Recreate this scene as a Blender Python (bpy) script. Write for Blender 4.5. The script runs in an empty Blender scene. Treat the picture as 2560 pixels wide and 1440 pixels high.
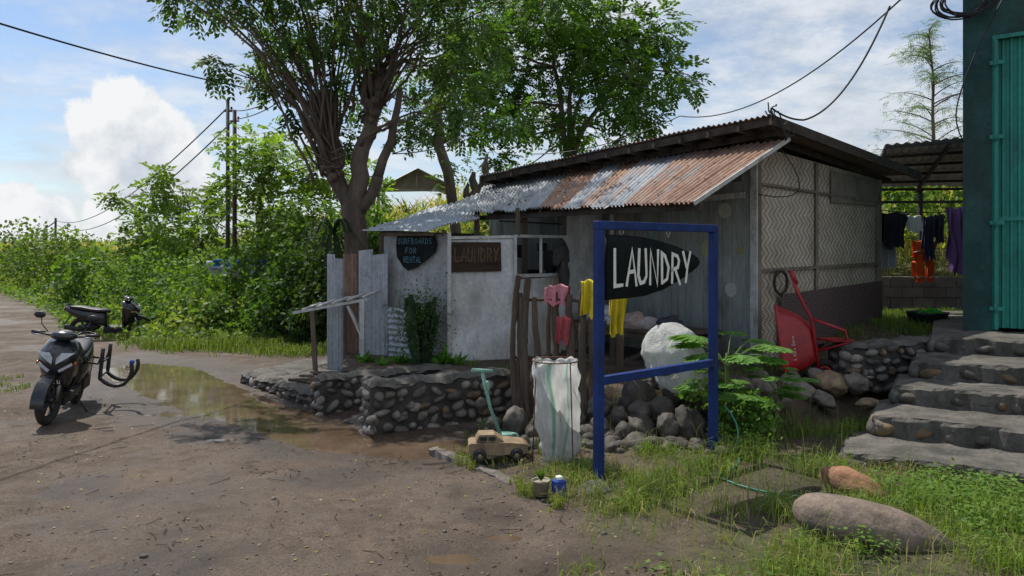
import bpy, math, random, bmesh
import numpy as np
from mathutils import Vector, Matrix
random.seed(7); rng=np.random.default_rng(7)
scene=bpy.context.scene
A=np.array
# ---------------- noise ----------------
TAB=rng.random(65536)
def _h(ix,iy,iz,s):
    return TAB[((ix*73856093)^(iy*19349663)^(iz*83492791)^(s*2654435))&65535]
def vnoise(P,s=0):
    P=np.asarray(P,float); i=np.floor(P).astype(np.int64); f=P-i; f=f*f*(3-2*f)
    x,y,z=i[...,0],i[...,1],i[...,2]; fx,fy,fz=f[...,0],f[...,1],f[...,2]
    r=0
    for a in (0,1):
        for b in (0,1):
            for c in (0,1):
                r=r+_h(x+a,y+b,z+c,s)*(fx if a else 1-fx)*(fy if b else 1-fy)*(fz if c else 1-fz)
    return r
def fbm(P,o=4,s=0):
    P=np.asarray(P,float); r=0; a=.5
    for k in range(o): r=r+a*(vnoise(P*(2**k),s+k)-.5); a*=.5
    return r
def fb2(x,y,sc,o=4,s=0):
    x=np.asarray(x,float); y=np.asarray(y,float)
    return fbm(np.stack([x*sc,y*sc,x*0+.5],-1),o,s)
def sm(t): t=np.clip(t,0,1); return t*t*(3-2*t)
def sdpoly(x,y,poly):
    x=np.asarray(x,float); y=np.asarray(y,float)
    d=np.full(x.shape,1e9); ins=np.zeros(x.shape,bool); n=len(poly)
    for i in range(n):
        ax,ay=poly[i]; bx,by=poly[(i+1)%n]
        ex,ey=bx-ax,by-ay
        t=np.clip(((x-ax)*ex+(y-ay)*ey)/(ex*ex+ey*ey),0,1)
        d=np.minimum(d,np.hypot(x-ax-t*ex,y-ay-t*ey))
        if ay!=by:
            c=((ay>y)!=(by>y))&(x<(bx-ax)*(y-ay)/(by-ay)+ax); ins^=c
    return np.where(ins,d,-d)
def dline(x,y,pl,ws):
    d=np.full(np.shape(x),1e9)
    for i in range(len(pl)-1):
        ax,ay=pl[i]; bx,by=pl[i+1]; ex,ey=bx-ax,by-ay
        t=np.clip(((x-ax)*ex+(y-ay)*ey)/(ex*ex+ey*ey),0,1)
        w=ws[i]*(1-t)+ws[i+1]*t
        d=np.minimum(d,np.hypot(x-ax-t*ex,y-ay-t*ey)/w)
    return d
# ---------------- mesh builder ----------------
def unit(a): a=np.asarray(a,float); return a/(np.linalg.norm(a)+1e-12)
class MB:
    def __init__(s): s.v=[];s.c=[];s.u=[];s.g=[];s.n=0;s.M=None
    def add(s,v,f,mat=0,col=None,uv=None,smooth=False):
        v=np.asarray(v,float).reshape(-1,3)
        if s.M is not None: v=v@s.M[:3,:3].T+s.M[:3,3]
        N=len(v)
        if col is None: col=np.ones((N,3))
        col=np.asarray(col,float)
        if col.ndim==1: col=np.tile(col,(N,1))
        if uv is None: uv=v.copy()
        uv=np.asarray(uv,float)
        if uv.shape[1]==2: uv=np.hstack([uv,np.zeros((N,1))])
        s.v.append(v);s.c.append(col);s.u.append(uv)
        if isinstance(f,np.ndarray): s.g.append((f+s.n,mat,smooth))
        else:
            by={}
            for q in f: by.setdefault(len(q),[]).append(q)
            for k,q in by.items(): s.g.append((np.array(q,int)+s.n,mat,smooth))
        s.n+=N
    def box(s,c,sz,mat=0,rz=0,R=None,**k):
        x,y,z=[a/2 for a in sz]
        v=A([[i,j,l] for i in(-x,x) for j in(-y,y) for l in(-z,z)])
        if R is None:
            cr,sr=math.cos(rz),math.sin(rz); R=A([[cr,-sr,0],[sr,cr,0],[0,0,1]])
        v=v@np.asarray(R).T+A(c)
        s.add(v,[(0,1,3,2),(4,6,7,5),(0,4,5,1),(2,3,7,6),(0,2,6,4),(1,5,7,3)],mat,**k)
    def beam(s,p0,p1,w,h,mat=0,up=(0,0,1),**k):
        p0,p1=A(p0,float),A(p1,float); d=p1-p0; L=np.linalg.norm(d); d=d/L
        up=A(up,float)
        if abs(d@up)>.99: up=A([0,1.,0])
        sd=unit(np.cross(up,d)); u2=np.cross(d,sd)
        R=np.stack([d,sd,u2],1)
        s.box((p0+p1)/2,(L,w,h),mat,R=R,**k)
    def tube(s,pts,rad,seg=8,mat=0,cap=True,col=None,smooth=True):
        pts=np.asarray(pts,float); n=len(pts)
        if np.isscalar(rad): rad=[rad]*n
        T=np.gradient(pts,axis=0); T/= (np.linalg.norm(T,axis=1)[:,None]+1e-9)
        ref=A([0,0,1.]) if abs(T[0][2])<.9 else A([1.,0,0])
        a=unit(np.cross(ref,T[0])); V=[]
        ang=np.arange(seg)*2*math.pi/seg
        for i in range(n):
            a=unit(a-T[i]*(a@T[i])); b=np.cross(T[i],a)
            V.append(pts[i]+rad[i]*(np.cos(ang)[:,None]*a+np.sin(ang)[:,None]*b))
        V=np.concatenate(V)
        i,j=np.meshgrid(np.arange(n-1),np.arange(seg),indexing='ij'); j2=(j+1)%seg
        F=np.stack([i*seg+j,i*seg+j2,(i+1)*seg+j2,(i+1)*seg+j],-1).reshape(-1,4)
        s.add(V,F,mat,col=col,smooth=smooth)
        if cap:
            s.g.append((np.array([list(range(seg))[::-1]])+s.n-len(V),mat,False))
            s.g.append((np.array([list(range((n-1)*seg,n*seg))])+s.n-len(V),mat,False))
    def loft(s,rings,mat=0,cap=True,closed=True,smooth=True,col=None):
        R=np.asarray(rings,float); n,k=R.shape[:2]
        i,j=np.meshgrid(np.arange(n-1),np.arange(k if closed else k-1),indexing='ij'); j2=(j+1)%k
        F=np.stack([i*k+j,i*k+j2,(i+1)*k+j2,(i+1)*k+j],-1).reshape(-1,4)
        s.add(R.reshape(-1,3),F,mat,smooth=smooth,col=col)
        if cap:
            s.g.append((np.array([list(range(k))[::-1]])+s.n-n*k,mat,False))
            s.g.append((np.array([list(range((n-1)*k,n*k))])+s.n-n*k,mat,False))
    def grid(s,P,mat=0,col=None,uv=None,smooth=True):
        P=np.asarray(P,float); a,b=P.shape[:2]
        i,j=np.meshgrid(np.arange(a-1),np.arange(b-1),indexing='ij')
        F=np.stack([i*b+j,(i+1)*b+j,(i+1)*b+j+1,i*b+j+1],-1).reshape(-1,4)
        s.add(P.reshape(-1,3),F,mat,col=None if col is None else np.asarray(col).reshape(-1,3),uv=None if uv is None else np.asarray(uv).reshape(a*b,-1),smooth=smooth)
    def ell(s,c,r,mat=0,R=None,seg=14,rings=8,**k):
        th=np.linspace(0,math.pi,rings+1)[1:-1]; ph=np.arange(seg)*2*math.pi/seg
        Rg=[np.stack([np.sin(t)*np.cos(ph),np.sin(t)*np.sin(ph),np.full(seg,np.cos(t))],1) for t in th]
        V=np.concatenate([A([[0,0,1.]])]+Rg+[A([[0,0,-1.]])])*A(r)
        if R is not None: V=V@np.asarray(R).T
        V=V+A(c); F=[]; m=len(th)
        for j in range(seg):
            F.append((0,1+j,1+(j+1)%seg)); F.append((len(V)-1,1+(m-1)*seg+(j+1)%seg,1+(m-1)*seg+j))
        for i in range(m-1):
            for j in range(seg): F.append((1+i*seg+j,1+(i+1)*seg+j,1+(i+1)*seg+(j+1)%seg,1+i*seg+(j+1)%seg))
        s.add(V,F,mat,smooth=True,**k)
    def torus(s,c,Rr,r,axis,mat=0,seg=28,n=8,flat=1.0):
        axis=unit(axis); ref=A([0,0,1.]) if abs(axis[2])<.9 else A([1.,0,0])
        a=unit(np.cross(ref,axis)); b=np.cross(axis,a)
        t=np.arange(seg)*2*math.pi/seg; p=np.arange(n)*2*math.pi/n
        V=[]
        for q in t:
            d=math.cos(q)*a+math.sin(q)*b
            V.append(A(c)+(Rr+r*np.cos(p))[:,None]*d+(r*flat*np.sin(p))[:,None]*axis)
        V=np.concatenate(V); i,j=np.meshgrid(np.arange(seg),np.arange(n),indexing='ij')
        i2=(i+1)%seg;j2=(j+1)%n
        s.add(V,np.stack([i*n+j,i2*n+j,i2*n+j2,i*n+j2],-1).reshape(-1,4),mat,smooth=True)
    def ngon(s,P,th=None,nrm=None,mat=0,**k):
        P=np.asarray(P,float); n=len(P)
        if th is None: s.add(P,[tuple(range(n))],mat,**k); return
        Q=P+A(nrm)*th
        F=[tuple(range(n)),tuple(range(2*n-1,n-1,-1))]+[(i,n+i,n+(i+1)%n,(i+1)%n) for i in range(n)]
        s.add(np.concatenate([P,Q]),F,mat,**k)
    def build(s,name,mats,parent=None):
        me=bpy.data.meshes.new(name); V=np.concatenate(s.v)
        me.vertices.add(len(V)); me.vertices.foreach_set('co',V.astype(np.float32).ravel())
        lv=np.concatenate([g[0].ravel() for g in s.g]).astype(np.int32)
        tot=np.concatenate([np.full(len(g[0]),g[0].shape[1]) for g in s.g]).astype(np.int32)
        st=np.concatenate([[0],np.cumsum(tot)[:-1]]).astype(np.int32)
        mi=np.concatenate([np.full(len(g[0]),g[1]) for g in s.g]).astype(np.int32)
        sh=np.concatenate([np.full(len(g[0]),g[2]) for g in s.g]).astype(bool)
        me.loops.add(len(lv)); me.loops.foreach_set('vertex_index',lv)
        me.polygons.add(len(tot)); me.polygons.foreach_set('loop_start',st); me.polygons.foreach_set('loop_total',tot)
        me.polygons.foreach_set('material_index',mi); me.polygons.foreach_set('use_smooth',sh)
        at=me.attributes.new('Col','FLOAT_COLOR','POINT')
        C=np.concatenate(s.c); at.data.foreach_set('color',np.hstack([C,np.ones((len(C),1))]).astype(np.float32).ravel())
        at=me.attributes.new('UVP','FLOAT_VECTOR','POINT'); at.data.foreach_set('vector',np.concatenate(s.u).astype(np.float32).ravel())
        me.update(calc_edges=True)
        for m in (mats if isinstance(mats,(list,tuple)) else [mats]): me.materials.append(m)
        o=bpy.data.objects.new(name,me); scene.collection.objects.link(o)
        if parent: o.parent=parent
        return o
def empty(name,loc=(0,0,0)):
    e=bpy.data.objects.new(name,None); scene.collection.objects.link(e); e.empty_display_size=.2; return e
bm=bmesh.new(); bmesh.ops.create_icosphere(bm,subdivisions=4,radius=1)
ICOV=A([v.co[:] for v in bm.verts]); ICOF=A([[v.index for v in f.verts] for f in bm.faces]); bm.free()
bm=bmesh.new(); bmesh.ops.create_icosphere(bm,subdivisions=2,radius=1)
IC2V=A([v.co[:] for v in bm.verts]); IC2F=A([[v.index for v in f.verts] for f in bm.faces]); bm.free()
def rotm(rx,ry,rz): return np.array(Matrix.Rotation(rz,3,'Z')@Matrix.Rotation(ry,3,'Y')@Matrix.Rotation(rx,3,'X'))
def rock(mb,c,r,rot=(0,0,0),seed=0,amp=.35,mat=0,col=(1,1,1),lo=False,freq=1.2):
    V,F=(IC2V,IC2F) if lo else (ICOV,ICOF)
    d=1+amp*2*fbm(V*freq+seed*7.3,3 if lo else 5,seed%50)
    mb.add((V*d[:,None]*A(r))@rotm(*rot).T+A(c),F,mat,col=A(col),smooth=True)
# ---------------- materials ----------------
def new_mat(name):
    m=bpy.data.materials.new(name); m.use_nodes=True; N=m.node_tree.nodes; L=m.node_tree.links
    return m,N,L,N['Principled BSDF']
def nz(N,L,co,scale,detail=6,rough=.6,stretch=None):
    n=N.new('ShaderNodeTexNoise'); n.inputs['Scale'].default_value=scale; n.inputs['Detail'].default_value=detail; n.inputs['Roughness'].default_value=rough
    if stretch:
        mp=N.new('ShaderNodeMapping'); mp.inputs['Scale'].default_value=stretch; L.new(co,mp.inputs[0]); co=mp.outputs[0]
    L.new(co,n.inputs['Vector']); return n.outputs['Fac']
def ramp(N,L,fac,stops):
    r=N.new('ShaderNodeValToRGB'); e=r.color_ramp.elements
    while len(e)<len(stops): e.new(.5)
    for i,(p,c) in enumerate(stops):
        e[i].position=p; e[i].color=(*c,1) if not np.isscalar(c) else (c,c,c,1)
    L.new(fac,r.inputs[0]); return r.outputs[0]
def mixc(N,L,fac,a,b,mode='MIX'):
    m=N.new('ShaderNodeMix'); m.data_type='RGBA'; m.blend_type=mode
    for sock,val in ((m.inputs[0],fac),(m.inputs[6],a),(m.inputs[7],b)):
        if hasattr(val,'is_linked'): L.new(val,sock)
        elif np.isscalar(val): sock.default_value=val
        else: sock.default_value=(*val,1)
    return m.outputs[2]
def mth(N,L,op,a,b=None,c=None):
    m=N.new('ShaderNodeMath'); m.operation=op
    for i,v in enumerate((a,b,c)):
        if v is None: continue
        if hasattr(v,'is_linked'): L.new(v,m.inputs[i])
        else: m.inputs[i].default_value=v
    return m.outputs[0]
def attr(N,name,out='Color'):
    a=N.new('ShaderNodeAttribute'); a.attribute_name=name; return a.outputs[out]
def bumpn(N,L,b,h,strength,dist=.02):
    bn=N.new('ShaderNodeBump'); bn.inputs['Strength'].default_value=strength; bn.inputs['Distance'].default_value=dist
    L.new(h,bn.inputs['Height']); L.new(bn.outputs[0],b.inputs['Normal'])
def pm(name,c1,c2=None,scale=4,rough=.8,bump=.3,bscale=None,metal=0,stretch=None,grime=None,gscale=1.5,gth=.55,usecol=False,coat=0,spec=.5):
    m,N,L,b=new_mat(name)
    tc=N.new('ShaderNodeTexCoord').outputs['Object']
    c2=c2 or tuple(x*.6 for x in c1)
    f=nz(N,L,tc,scale,8,.65,stretch)
    col=ramp(N,L,f,[(.33,c2),(.66,c1)])
    f2=nz(N,L,tc,scale*9,4,.7,stretch)
    col=mixc(N,L,.5,col,ramp(N,L,f2,[(.3,.55),(.7,1.25)]),'MULTIPLY')
    if grime:
        g=nz(N,L,tc,gscale,8,.7,(1,1,.45)); col=mixc(N,L,ramp(N,L,g,[(gth-.08,0.),(gth+.12,.85)]),col,grime)
    if usecol: col=mixc(N,L,1.,col,attr(N,'Col'),'MULTIPLY')
    L.new(col,b.inputs['Base Color']); b.inputs['Metallic'].default_value=metal; b.inputs['Specular IOR Level'].default_value=spec
    rr=ramp(N,L,f,[(.3,min(1,rough*1.15)),(.7,rough*.85)]); L.new(rr,b.inputs['Roughness'])
    if coat: b.inputs['Coat Weight'].default_value=coat
    if bump: bumpn(N,L,b,nz(N,L,tc,bscale or scale*5,8,.7,stretch),bump,.02)
    return m
def leafmat(name,gloss=.6,trans=.35):
    m,N,L,b=new_mat(name); c=attr(N,'Col'); L.new(c,b.inputs['Base Color']); b.inputs['Roughness'].default_value=gloss; b.inputs['Specular IOR Level'].default_value=.25
    t=N.new('ShaderNodeBsdfTranslucent'); L.new(mixc(N,L,1.,c,(1.5,1.6,.5),'MULTIPLY'),t.inputs[0])
    mx=N.new('ShaderNodeMixShader'); mx.inputs[0].default_value=trans
    L.new(b.outputs[0],mx.inputs[1]); L.new(t.outputs[0],mx.inputs[2]); L.new(mx.outputs[0],N['Material Output'].inputs[0]); return m
M_leaf=leafmat('leaf',.6,.4); M_grass=leafmat('grass_blade',.6,.3)
M_bark=pm('bark',(.17,.13,.10),(.07,.053,.042),3,.9,.8,14,stretch=(1,1,.3))
M_wood=pm('weathered_wood',(.15,.11,.078),(.06,.043,.03),5,.85,.6,stretch=(1,1,.2),bscale=25)
M_dark=pm('dark_wood',(.075,.058,.045),(.03,.024,.02),5,.9,.5)
M_plank=pm('painted_planks',(.36,.39,.37),(.22,.235,.215),3,.8,.4,stretch=(2,2,.3),grime=(.10,.09,.075),gth=.6)
M_white=pm('dirty_white_paint',(.68,.70,.71),(.50,.505,.50),2,.7,.15,grime=(.22,.19,.155),gscale=1.5,gth=.56)
M_greyp=pm('grey_panel',(.42,.43,.43),(.27,.27,.26),2,.75,.15,grime=(.12,.11,.095),gscale=1.6,gth=.57)
M_whitewood=pm('white_timber',(.6,.6,.58),(.4,.39,.36),8,.7,.3,grime=(.15,.13,.1),gscale=8,gth=.6)
M_conc=pm('old_concrete',(.17,.155,.135),(.075,.07,.06),3,.92,.9,22,grime=(.04,.04,.03),gscale=4,gth=.52)
M_mortar=pm('wall_mortar',(.085,.078,.068),(.035,.032,.028),5,.95,.9,25)
M_stone=pm('river_stone',(.22,.20,.18),(.09,.083,.075),6,.75,.5,20,usecol=True,grime=(.05,.047,.04),gscale=7,gth=.58)
M_boulder=pm('boulder',(.29,.22,.165),(.15,.115,.088),5,.85,.9,22,usecol=True,grime=(.09,.075,.06),gscale=6,gth=.55)
M_blue=pm('blue_steel_paint',(.008,.036,.18),(.005,.02,.10),5,.6,.15,60,grime=(.03,.03,.04),gscale=9,gth=.62,spec=.3)
M_black=pm('black_board_paint',(.010,.014,.014),(.005,.007,.008),5,.7,.1,30,spec=.12)
M_signw=pm('white_lettering',(.82,.82,.76),(.66,.66,.6),20,.7,.1)
M_teal=pm('teal_wall',(.028,.11,.098),(.012,.05,.046),1.6,.8,.5,25,grime=(.02,.033,.03),gscale=2,gth=.52)
M_tealdoor=pm('teal_metal_door',(.018,.27,.20),(.012,.20,.15),2,.5,.1,10,grime=(.02,.10,.08),gscale=3,gth=.6)
M_plastic=pm('black_plastic',(.018,.018,.02),(.011,.011,.012),10,.5,.05,60)
M_gloss=pm('black_gloss',(.022,.023,.026),(.014,.015,.017),3,.22,0,coat=.4)
M_rubber=pm('tyre_rubber',(.022,.02,.019),(.05,.042,.034),12,.85,.5,60)
M_metal=pm('bare_metal',(.45,.45,.45),(.3,.3,.3),8,.35,.1,metal=1)
M_glass=pm('headlight_glass',(.55,.58,.62),(.4,.42,.45),3,.08,0)
M_red=pm('red_paint',(.44,.012,.02),(.26,.01,.015),3,.38,.1,20,grime=(.14,.02,.02),gscale=8,gth=.6)
M_rustm=pm('rust',(.16,.06,.03),(.07,.03,.02),6,.9,.5)
def sackmat():
    m,N,L,b=new_mat('woven_plastic_sack'); tc=N.new('ShaderNodeTexCoord').outputs['Object']
    n=nz(N,L,tc,7,7,.7,(1,1,.5)); col=mixc(N,L,1.,ramp(N,L,n,[(.3,(.58,.59,.56)),(.6,(.83,.84,.82))]),attr(N,'Col'),'MULTIPLY')
    L.new(col,b.inputs['Base Color']); b.inputs['Roughness'].default_value=.45; bumpn(N,L,b,n,1.,.08)
    t=N.new('ShaderNodeBsdfTranslucent'); L.new(col,t.inputs[0]); mx=N.new('ShaderNodeMixShader'); mx.inputs[0].default_value=.4
    L.new(b.outputs[0],mx.inputs[1]); L.new(t.outputs[0],mx.inputs[2]); L.new(mx.outputs[0],N['Material Output'].inputs[0]); return m
M_sack=sackmat()
M_cloth=pm('cloth',(.85,.85,.85),(.68,.68,.68),5,.9,.3,20,usecol=True,spec=.2)
M_toy=pm('faded_plastic',(.34,.24,.13),(.2,.14,.08),8,.6,.2,grime=(.08,.06,.04),gscale=7)
M_mint=pm('mint_plastic',(.25,.48,.38),(.18,.33,.27),8,.5,.1)
M_wire=pm('cable',(.02,.02,.022),(.012,.012,.013),5,.6,0)
M_pole=pm('pole_red',(.10,.035,.028),(.05,.02,.018),3,.7,.2,grime=(.3,.28,.25),gscale=5,gth=.68)
M_poleb=pm('pole_dark',(.05,.05,.05),(.03,.028,.026),3,.7,.2)
M_block=pm('block_wall',(.30,.27,.25),(.2,.175,.16),4,.9,.5,usecol=True)
M_int=pm('dark_interior',(.07,.062,.055),(.04,.036,.032),3,.9,.2)
M_brown=pm('brown_board',(.06,.034,.02),(.022,.014,.010),6,.7,.3,stretch=(.4,.4,3),spec=.25)
M_olive=pm('burnt_lettering',(.17,.115,.055),(.09,.06,.03),6,.7,0)
M_tealet=pm('teal_lettering',(.10,.26,.32),(.06,.17,.21),20,.7,0)
M_blueplas=pm('blue_plastic',(.02,.08,.4),(.015,.05,.25),5,.4,0)
M_hose=pm('green_hose',(.03,.25,.17),(.02,.16,.12),5,.45,0)
def corr_mat():
    m,N,L,b=new_mat('corrugated_metal'); uv=attr(N,'UVP','Vector'); c=attr(N,'Col')
    tc=N.new('ShaderNodeTexCoord').outputs['Object']
    sep=N.new('ShaderNodeSeparateColor'); L.new(c,sep.inputs[0])
    n1=nz(N,L,uv,1.6,8,.7,(2.2,.5,1)); n2=nz(N,L,tc,14,6,.7)
    f=mth(N,L,'ADD',sep.outputs[0],mth(N,L,'MULTIPLY',mth(N,L,'SUBTRACT',n1,.5),1.5))
    f=mth(N,L,'ADD',f,mth(N,L,'MULTIPLY',mth(N,L,'SUBTRACT',n2,.5),.5))
    fac=ramp(N,L,f,[(.36,0.),(.62,1.)])
    g=ramp(N,L,n1,[(.3,(.30,.325,.35)),(.7,(.50,.53,.56))])
    r=ramp(N,L,nz(N,L,uv,3,8,.7,(3,.7,1)),[(.3,(.20,.105,.07)),(.5,(.38,.235,.165)),(.7,(.52,.38,.285))])
    col=mixc(N,L,fac,g,r); col=mixc(N,L,.6,col,ramp(N,L,n2,[(.3,.5),(.65,1.2)]),'MULTIPLY')
    d=nz(N,L,tc,2.2,8,.75); col=mixc(N,L,ramp(N,L,d,[(.56,0.),(.68,.7)]),col,(.07,.06,.05))
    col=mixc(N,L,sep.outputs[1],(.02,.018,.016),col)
    L.new(col,b.inputs['Base Color']); b.inputs['Metallic'].default_value=.15
    b.inputs['Roughness'].default_value=.6; bumpn(N,L,b,n2,.25); return m
M_corr=corr_mat()
def weave_mat():
    m,N,L,b=new_mat('woven_bamboo'); uv=attr(N,'UVP','Vector')
    sp=N.new('ShaderNodeSeparateXYZ'); L.new(uv,sp.inputs[0]); s=1/.027
    x=mth(N,L,'MULTIPLY',sp.outputs[0],s); y=mth(N,L,'MULTIPLY',sp.outputs[1],s)
    ix=mth(N,L,'FLOOR',x); iy=mth(N,L,'FLOOR',y)
    k=mth(N,L,'PINGPONG',iy,4); 
    t=mth(N,L,'LESS_THAN',mth(N,L,'FLOORED_MODULO',mth(N,L,'ADD',ix,k),4),2)
    fx=mth(N,L,'PINGPONG',x,.5); fy=mth(N,L,'PINGPONG',y,.5)
    h=mixc(N,L,t,fy,fx)
    tc=N.new('ShaderNodeTexCoord').outputs['Object']; n=nz(N,L,tc,1.3,8,.7); n2=nz(N,L,tc,30,3,.6); n3=nz(N,L,tc,3,8,.75,(1,1,.3))
    base=ramp(N,L,n,[(.35,(.46,.385,.30)),(.62,(.74,.67,.57))])
    base=mixc(N,L,ramp(N,L,n3,[(.54,0.),(.7,.6)]),base,(.24,.185,.135))
    col=mixc(N,L,ramp(N,L,h,[(0.,.55),(.2,0.)]),base,(.12,.09,.065))
    col=mixc(N,L,t,col,mixc(N,L,1.,col,(.60,.55,.48),'MULTIPLY'))
    col=mixc(N,L,.4,col,ramp(N,L,n2,[(.3,.5),(.7,1.2)]),'MULTIPLY')
    L.new(col,b.inputs['Base Color']); b.inputs['Roughness'].default_value=.85; bumpn(N,L,b,h,.6,.01); return m
M_weave=weave_mat()
def pattern_mat():
    m,N,L,b=new_mat('patterned_panel'); uv=attr(N,'UVP','Vector')
    v=N.new('ShaderNodeTexVoronoi'); v.inputs['Scale'].default_value=11; v.inputs['Randomness'].default_value=.15; L.new(uv,v.inputs['Vector'])
    w=mth(N,L,'SINE',mth(N,L,'MULTIPLY',v.outputs['Distance'],22))
    col=ramp(N,L,w,[(.3,(.055,.028,.032)),(.7,(.23,.175,.155))])
    L.new(col,b.inputs['Base Color']); b.inputs['Roughness'].default_value=.8; return m
M_pattern=pattern_mat()
def ground_mat():
    m,N,L,b=new_mat('ground_soil'); tc=N.new('ShaderNodeTexCoord').outputs['Object']; c=attr(N,'Col')
    sp=N.new('ShaderNodeSeparateColor'); L.new(c,sp.inputs[0]); wet,veg,conc=sp.outputs
    n1=nz(N,L,tc,.6,9,.66); n2=nz(N,L,tc,5,10,.75); n3=nz(N,L,tc,60,5,.7); n4=nz(N,L,tc,1.3,7,.65,(1,.4,1)); n5=nz(N,L,tc,1.9,8,.7)
    dirt=ramp(N,L,n1,[(.34,(.105,.077,.058)),(.5,(.155,.117,.089)),(.66,(.205,.16,.125))])
    dirt=mixc(N,L,.85,dirt,ramp(N,L,n2,[(.3,.5),(.68,1.3)]),'MULTIPLY')
    dirt=mixc(N,L,.8,dirt,ramp(N,L,n3,[(.33,.35),(.62,1.35)]),'MULTIPLY')
    dirt=mixc(N,L,ramp(N,L,n4,[(.56,0.),(.70,.6)]),dirt,(.22,.15,.10))
    dirt=mixc(N,L,ramp(N,L,n5,[(.38,.6),(.52,0.)]),dirt,(.075,.056,.042))
    soil=ramp(N,L,n2,[(.3,(.06,.045,.033)),(.7,(.165,.12,.085))])
    soil=mixc(N,L,.7,soil,ramp(N,L,n3,[(.33,.5),(.62,1.3)]),'MULTIPLY')
    vegc=ramp(N,L,n2,[(.35,(.05,.052,.022)),(.65,(.10,.12,.04))])
    col=mixc(N,L,conc,dirt,soil); col=mixc(N,L,veg,col,vegc)
    wf=mth(N,L,'ADD',wet,mth(N,L,'MULTIPLY',mth(N,L,'SUBTRACT',n1,.5),1.3))
    wf=mth(N,L,'ADD',wf,mth(N,L,'MULTIPLY',mth(N,L,'SUBTRACT',n2,.5),.7)); wf=ramp(N,L,wf,[(.44,0.),(.60,1.)])
    col=mixc(N,L,wf,col,mixc(N,L,1.,col,(.50,.46,.43),'MULTIPLY'))
    L.new(col,b.inputs['Base Color']); L.new(ramp(N,L,wf,[(0.,.97),(1.,.5)]),b.inputs['Roughness']); b.inputs['Specular IOR Level'].default_value=.38
    hh=mth(N,L,'ADD',n2,mth(N,L,'MULTIPLY',n3,.35)); bumpn(N,L,b,hh,1.,.04)
    return m
M_ground=ground_mat()
m,N,L,b=new_mat('puddle_water'); M_water=m
tc=N.new('ShaderNodeTexCoord').outputs['Object']
L.new(ramp(N,L,nz(N,L,tc,2,5,.6),[(.35,(.085,.058,.038)),(.65,(.14,.098,.066))]),b.inputs['Base Color']); b.inputs['Roughness'].default_value=.06; b.inputs['Specular IOR Level'].default_value=.55
bumpn(N,L,b,nz(N,L,tc,3,3,.5),.06,.02)
# ---------------- terrain ----------------
YARD=[(-2.7,11.9),(-2.25,9.4),(-.8,10.2),(-1.0,9.6),(-1.35,8.45),(-.1,9.0),(1.2,8.1),(2.4,7.7),(3.6,8.1),(4.6,8.8),(6,8.5),(30,4),(30,30),(-2.6,30)]
HILL=[(-3.0,16.5),(-7.3,16),(-12.3,21.5),(-16.4,27.5),(-30,44),(-60,56),(-400,60),(-400,420),(700,420),(700,17),(12,17.5),(5,19),(-.5,18)]
PUD=[(-6.8,12.9),(-6.0,12.3),(-4.95,11.1),(-3.85,9.85),(-2.75,8.85),(-1.85,7.85),(-.95,7.5),(-.35,7.55),(-.1,7.7)]
PW=[.4,.62,.62,.58,.45,.40,.34,.34,.2]
POOLS=[(-.42,4.85,.34,.13),(-5.85,7.75,.45,.16),(-.05,5.2,.2,.1),(-4.3,9.1,.4,.14),(-3.1,7.9,.28,.09)]
VERGE=[(-.72,7.3),(.05,6.3),(.5,5.5),(.28,4.9),(.1,4.4),(-.1,2.0),(9,2.0),(9,8.6),(4.5,8.6),(2.4,7.9),(0.9,8.1),(.1,7.6)]
def gh(x,y,det=True):
    x=np.asarray(x,float); y=np.asarray(y,float)
    z=-.045*np.clip(y-14,0,11)
    if det: z=z+.03*fb2(x,y,.8,4,1)+.018*fb2(x,y,5,3,2)
    s=sdpoly(x,y,YARD); w=np.where(x<.9,.12,.12+.7*sm((x-.9)/.8)); t=sm((s+.05)/w)
    zy=.44+.38*sm((y-9.3)/2.2)*sm((x-4.0)/1.2)
    z=z*(1-t)+(zy+(.05*fb2(x,y,1.5,3,3) if det else 0))*t
    sH=sdpoly(x,y,HILL); tH=sm(sH/15); Hh=1.1+1.5*sm((x+26)/20)
    z=z+tH*(Hh+.5*fb2(x,y,.15,3,4))
    z=z+sm((y-90)/250)*sm((x-20)/200)*30
    dp=dline(x,y,PUD,PW); z=z-.075*np.exp(-(dp*.9)**2)*(1-t)
    for (a,b,c,d) in POOLS: z=z-.04*np.exp(-((x-a)/c)**2-((y-b)/d)**2)
    z=z+.06*sm(sdpoly(x,y,VERGE)/.5)*(1-t)
    return z
xs=np.unique(np.concatenate([-np.geomspace(14,700,60),np.arange(-14,-7,.16),np.arange(-7,6,.05),np.arange(6,14,.16),np.geomspace(14,700,40)]))
ys=np.unique(np.concatenate([[-30,-12,-5,0,1.5,2.5],np.arange(3,14.5,.05),np.arange(14.5,30,.2),np.geomspace(30,420,60)]))
X,Y=np.meshgrid(xs,ys,indexing='ij'); Z=gh(X,Y)
dp=dline(X,Y,PUD,PW)
wet=np.clip(1.3-dp*.26,0,1)*.8
for (cx,cy,r) in ((-.35,4.85,.8),(-.1,5.6,.5),(-5.9,7.4,.9),(-4.4,9.2,1.3),(-.9,4.2,.6),(-3.2,8.2,1.3),(-6.3,10.5,1.0),(-1.6,6.6,.9),(-3.6,6.2,.8),(-2.2,4.6,.7),(.2,4.6,.6)): wet=np.maximum(wet,.66*np.exp(-((X-cx)**2+(Y-cy)**2)/r**2))
wet=np.maximum(wet,.45)
sv=sdpoly(X,Y,VERGE); sy=sdpoly(X,Y,YARD); sh=sdpoly(X,Y,HILL)
veg=np.clip(sm(sv/.3)*(.25+2.2*fb2(X,Y,1.3,4,9)),0,.8); veg=np.maximum(veg,sm((sh+1)/2.0))
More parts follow.
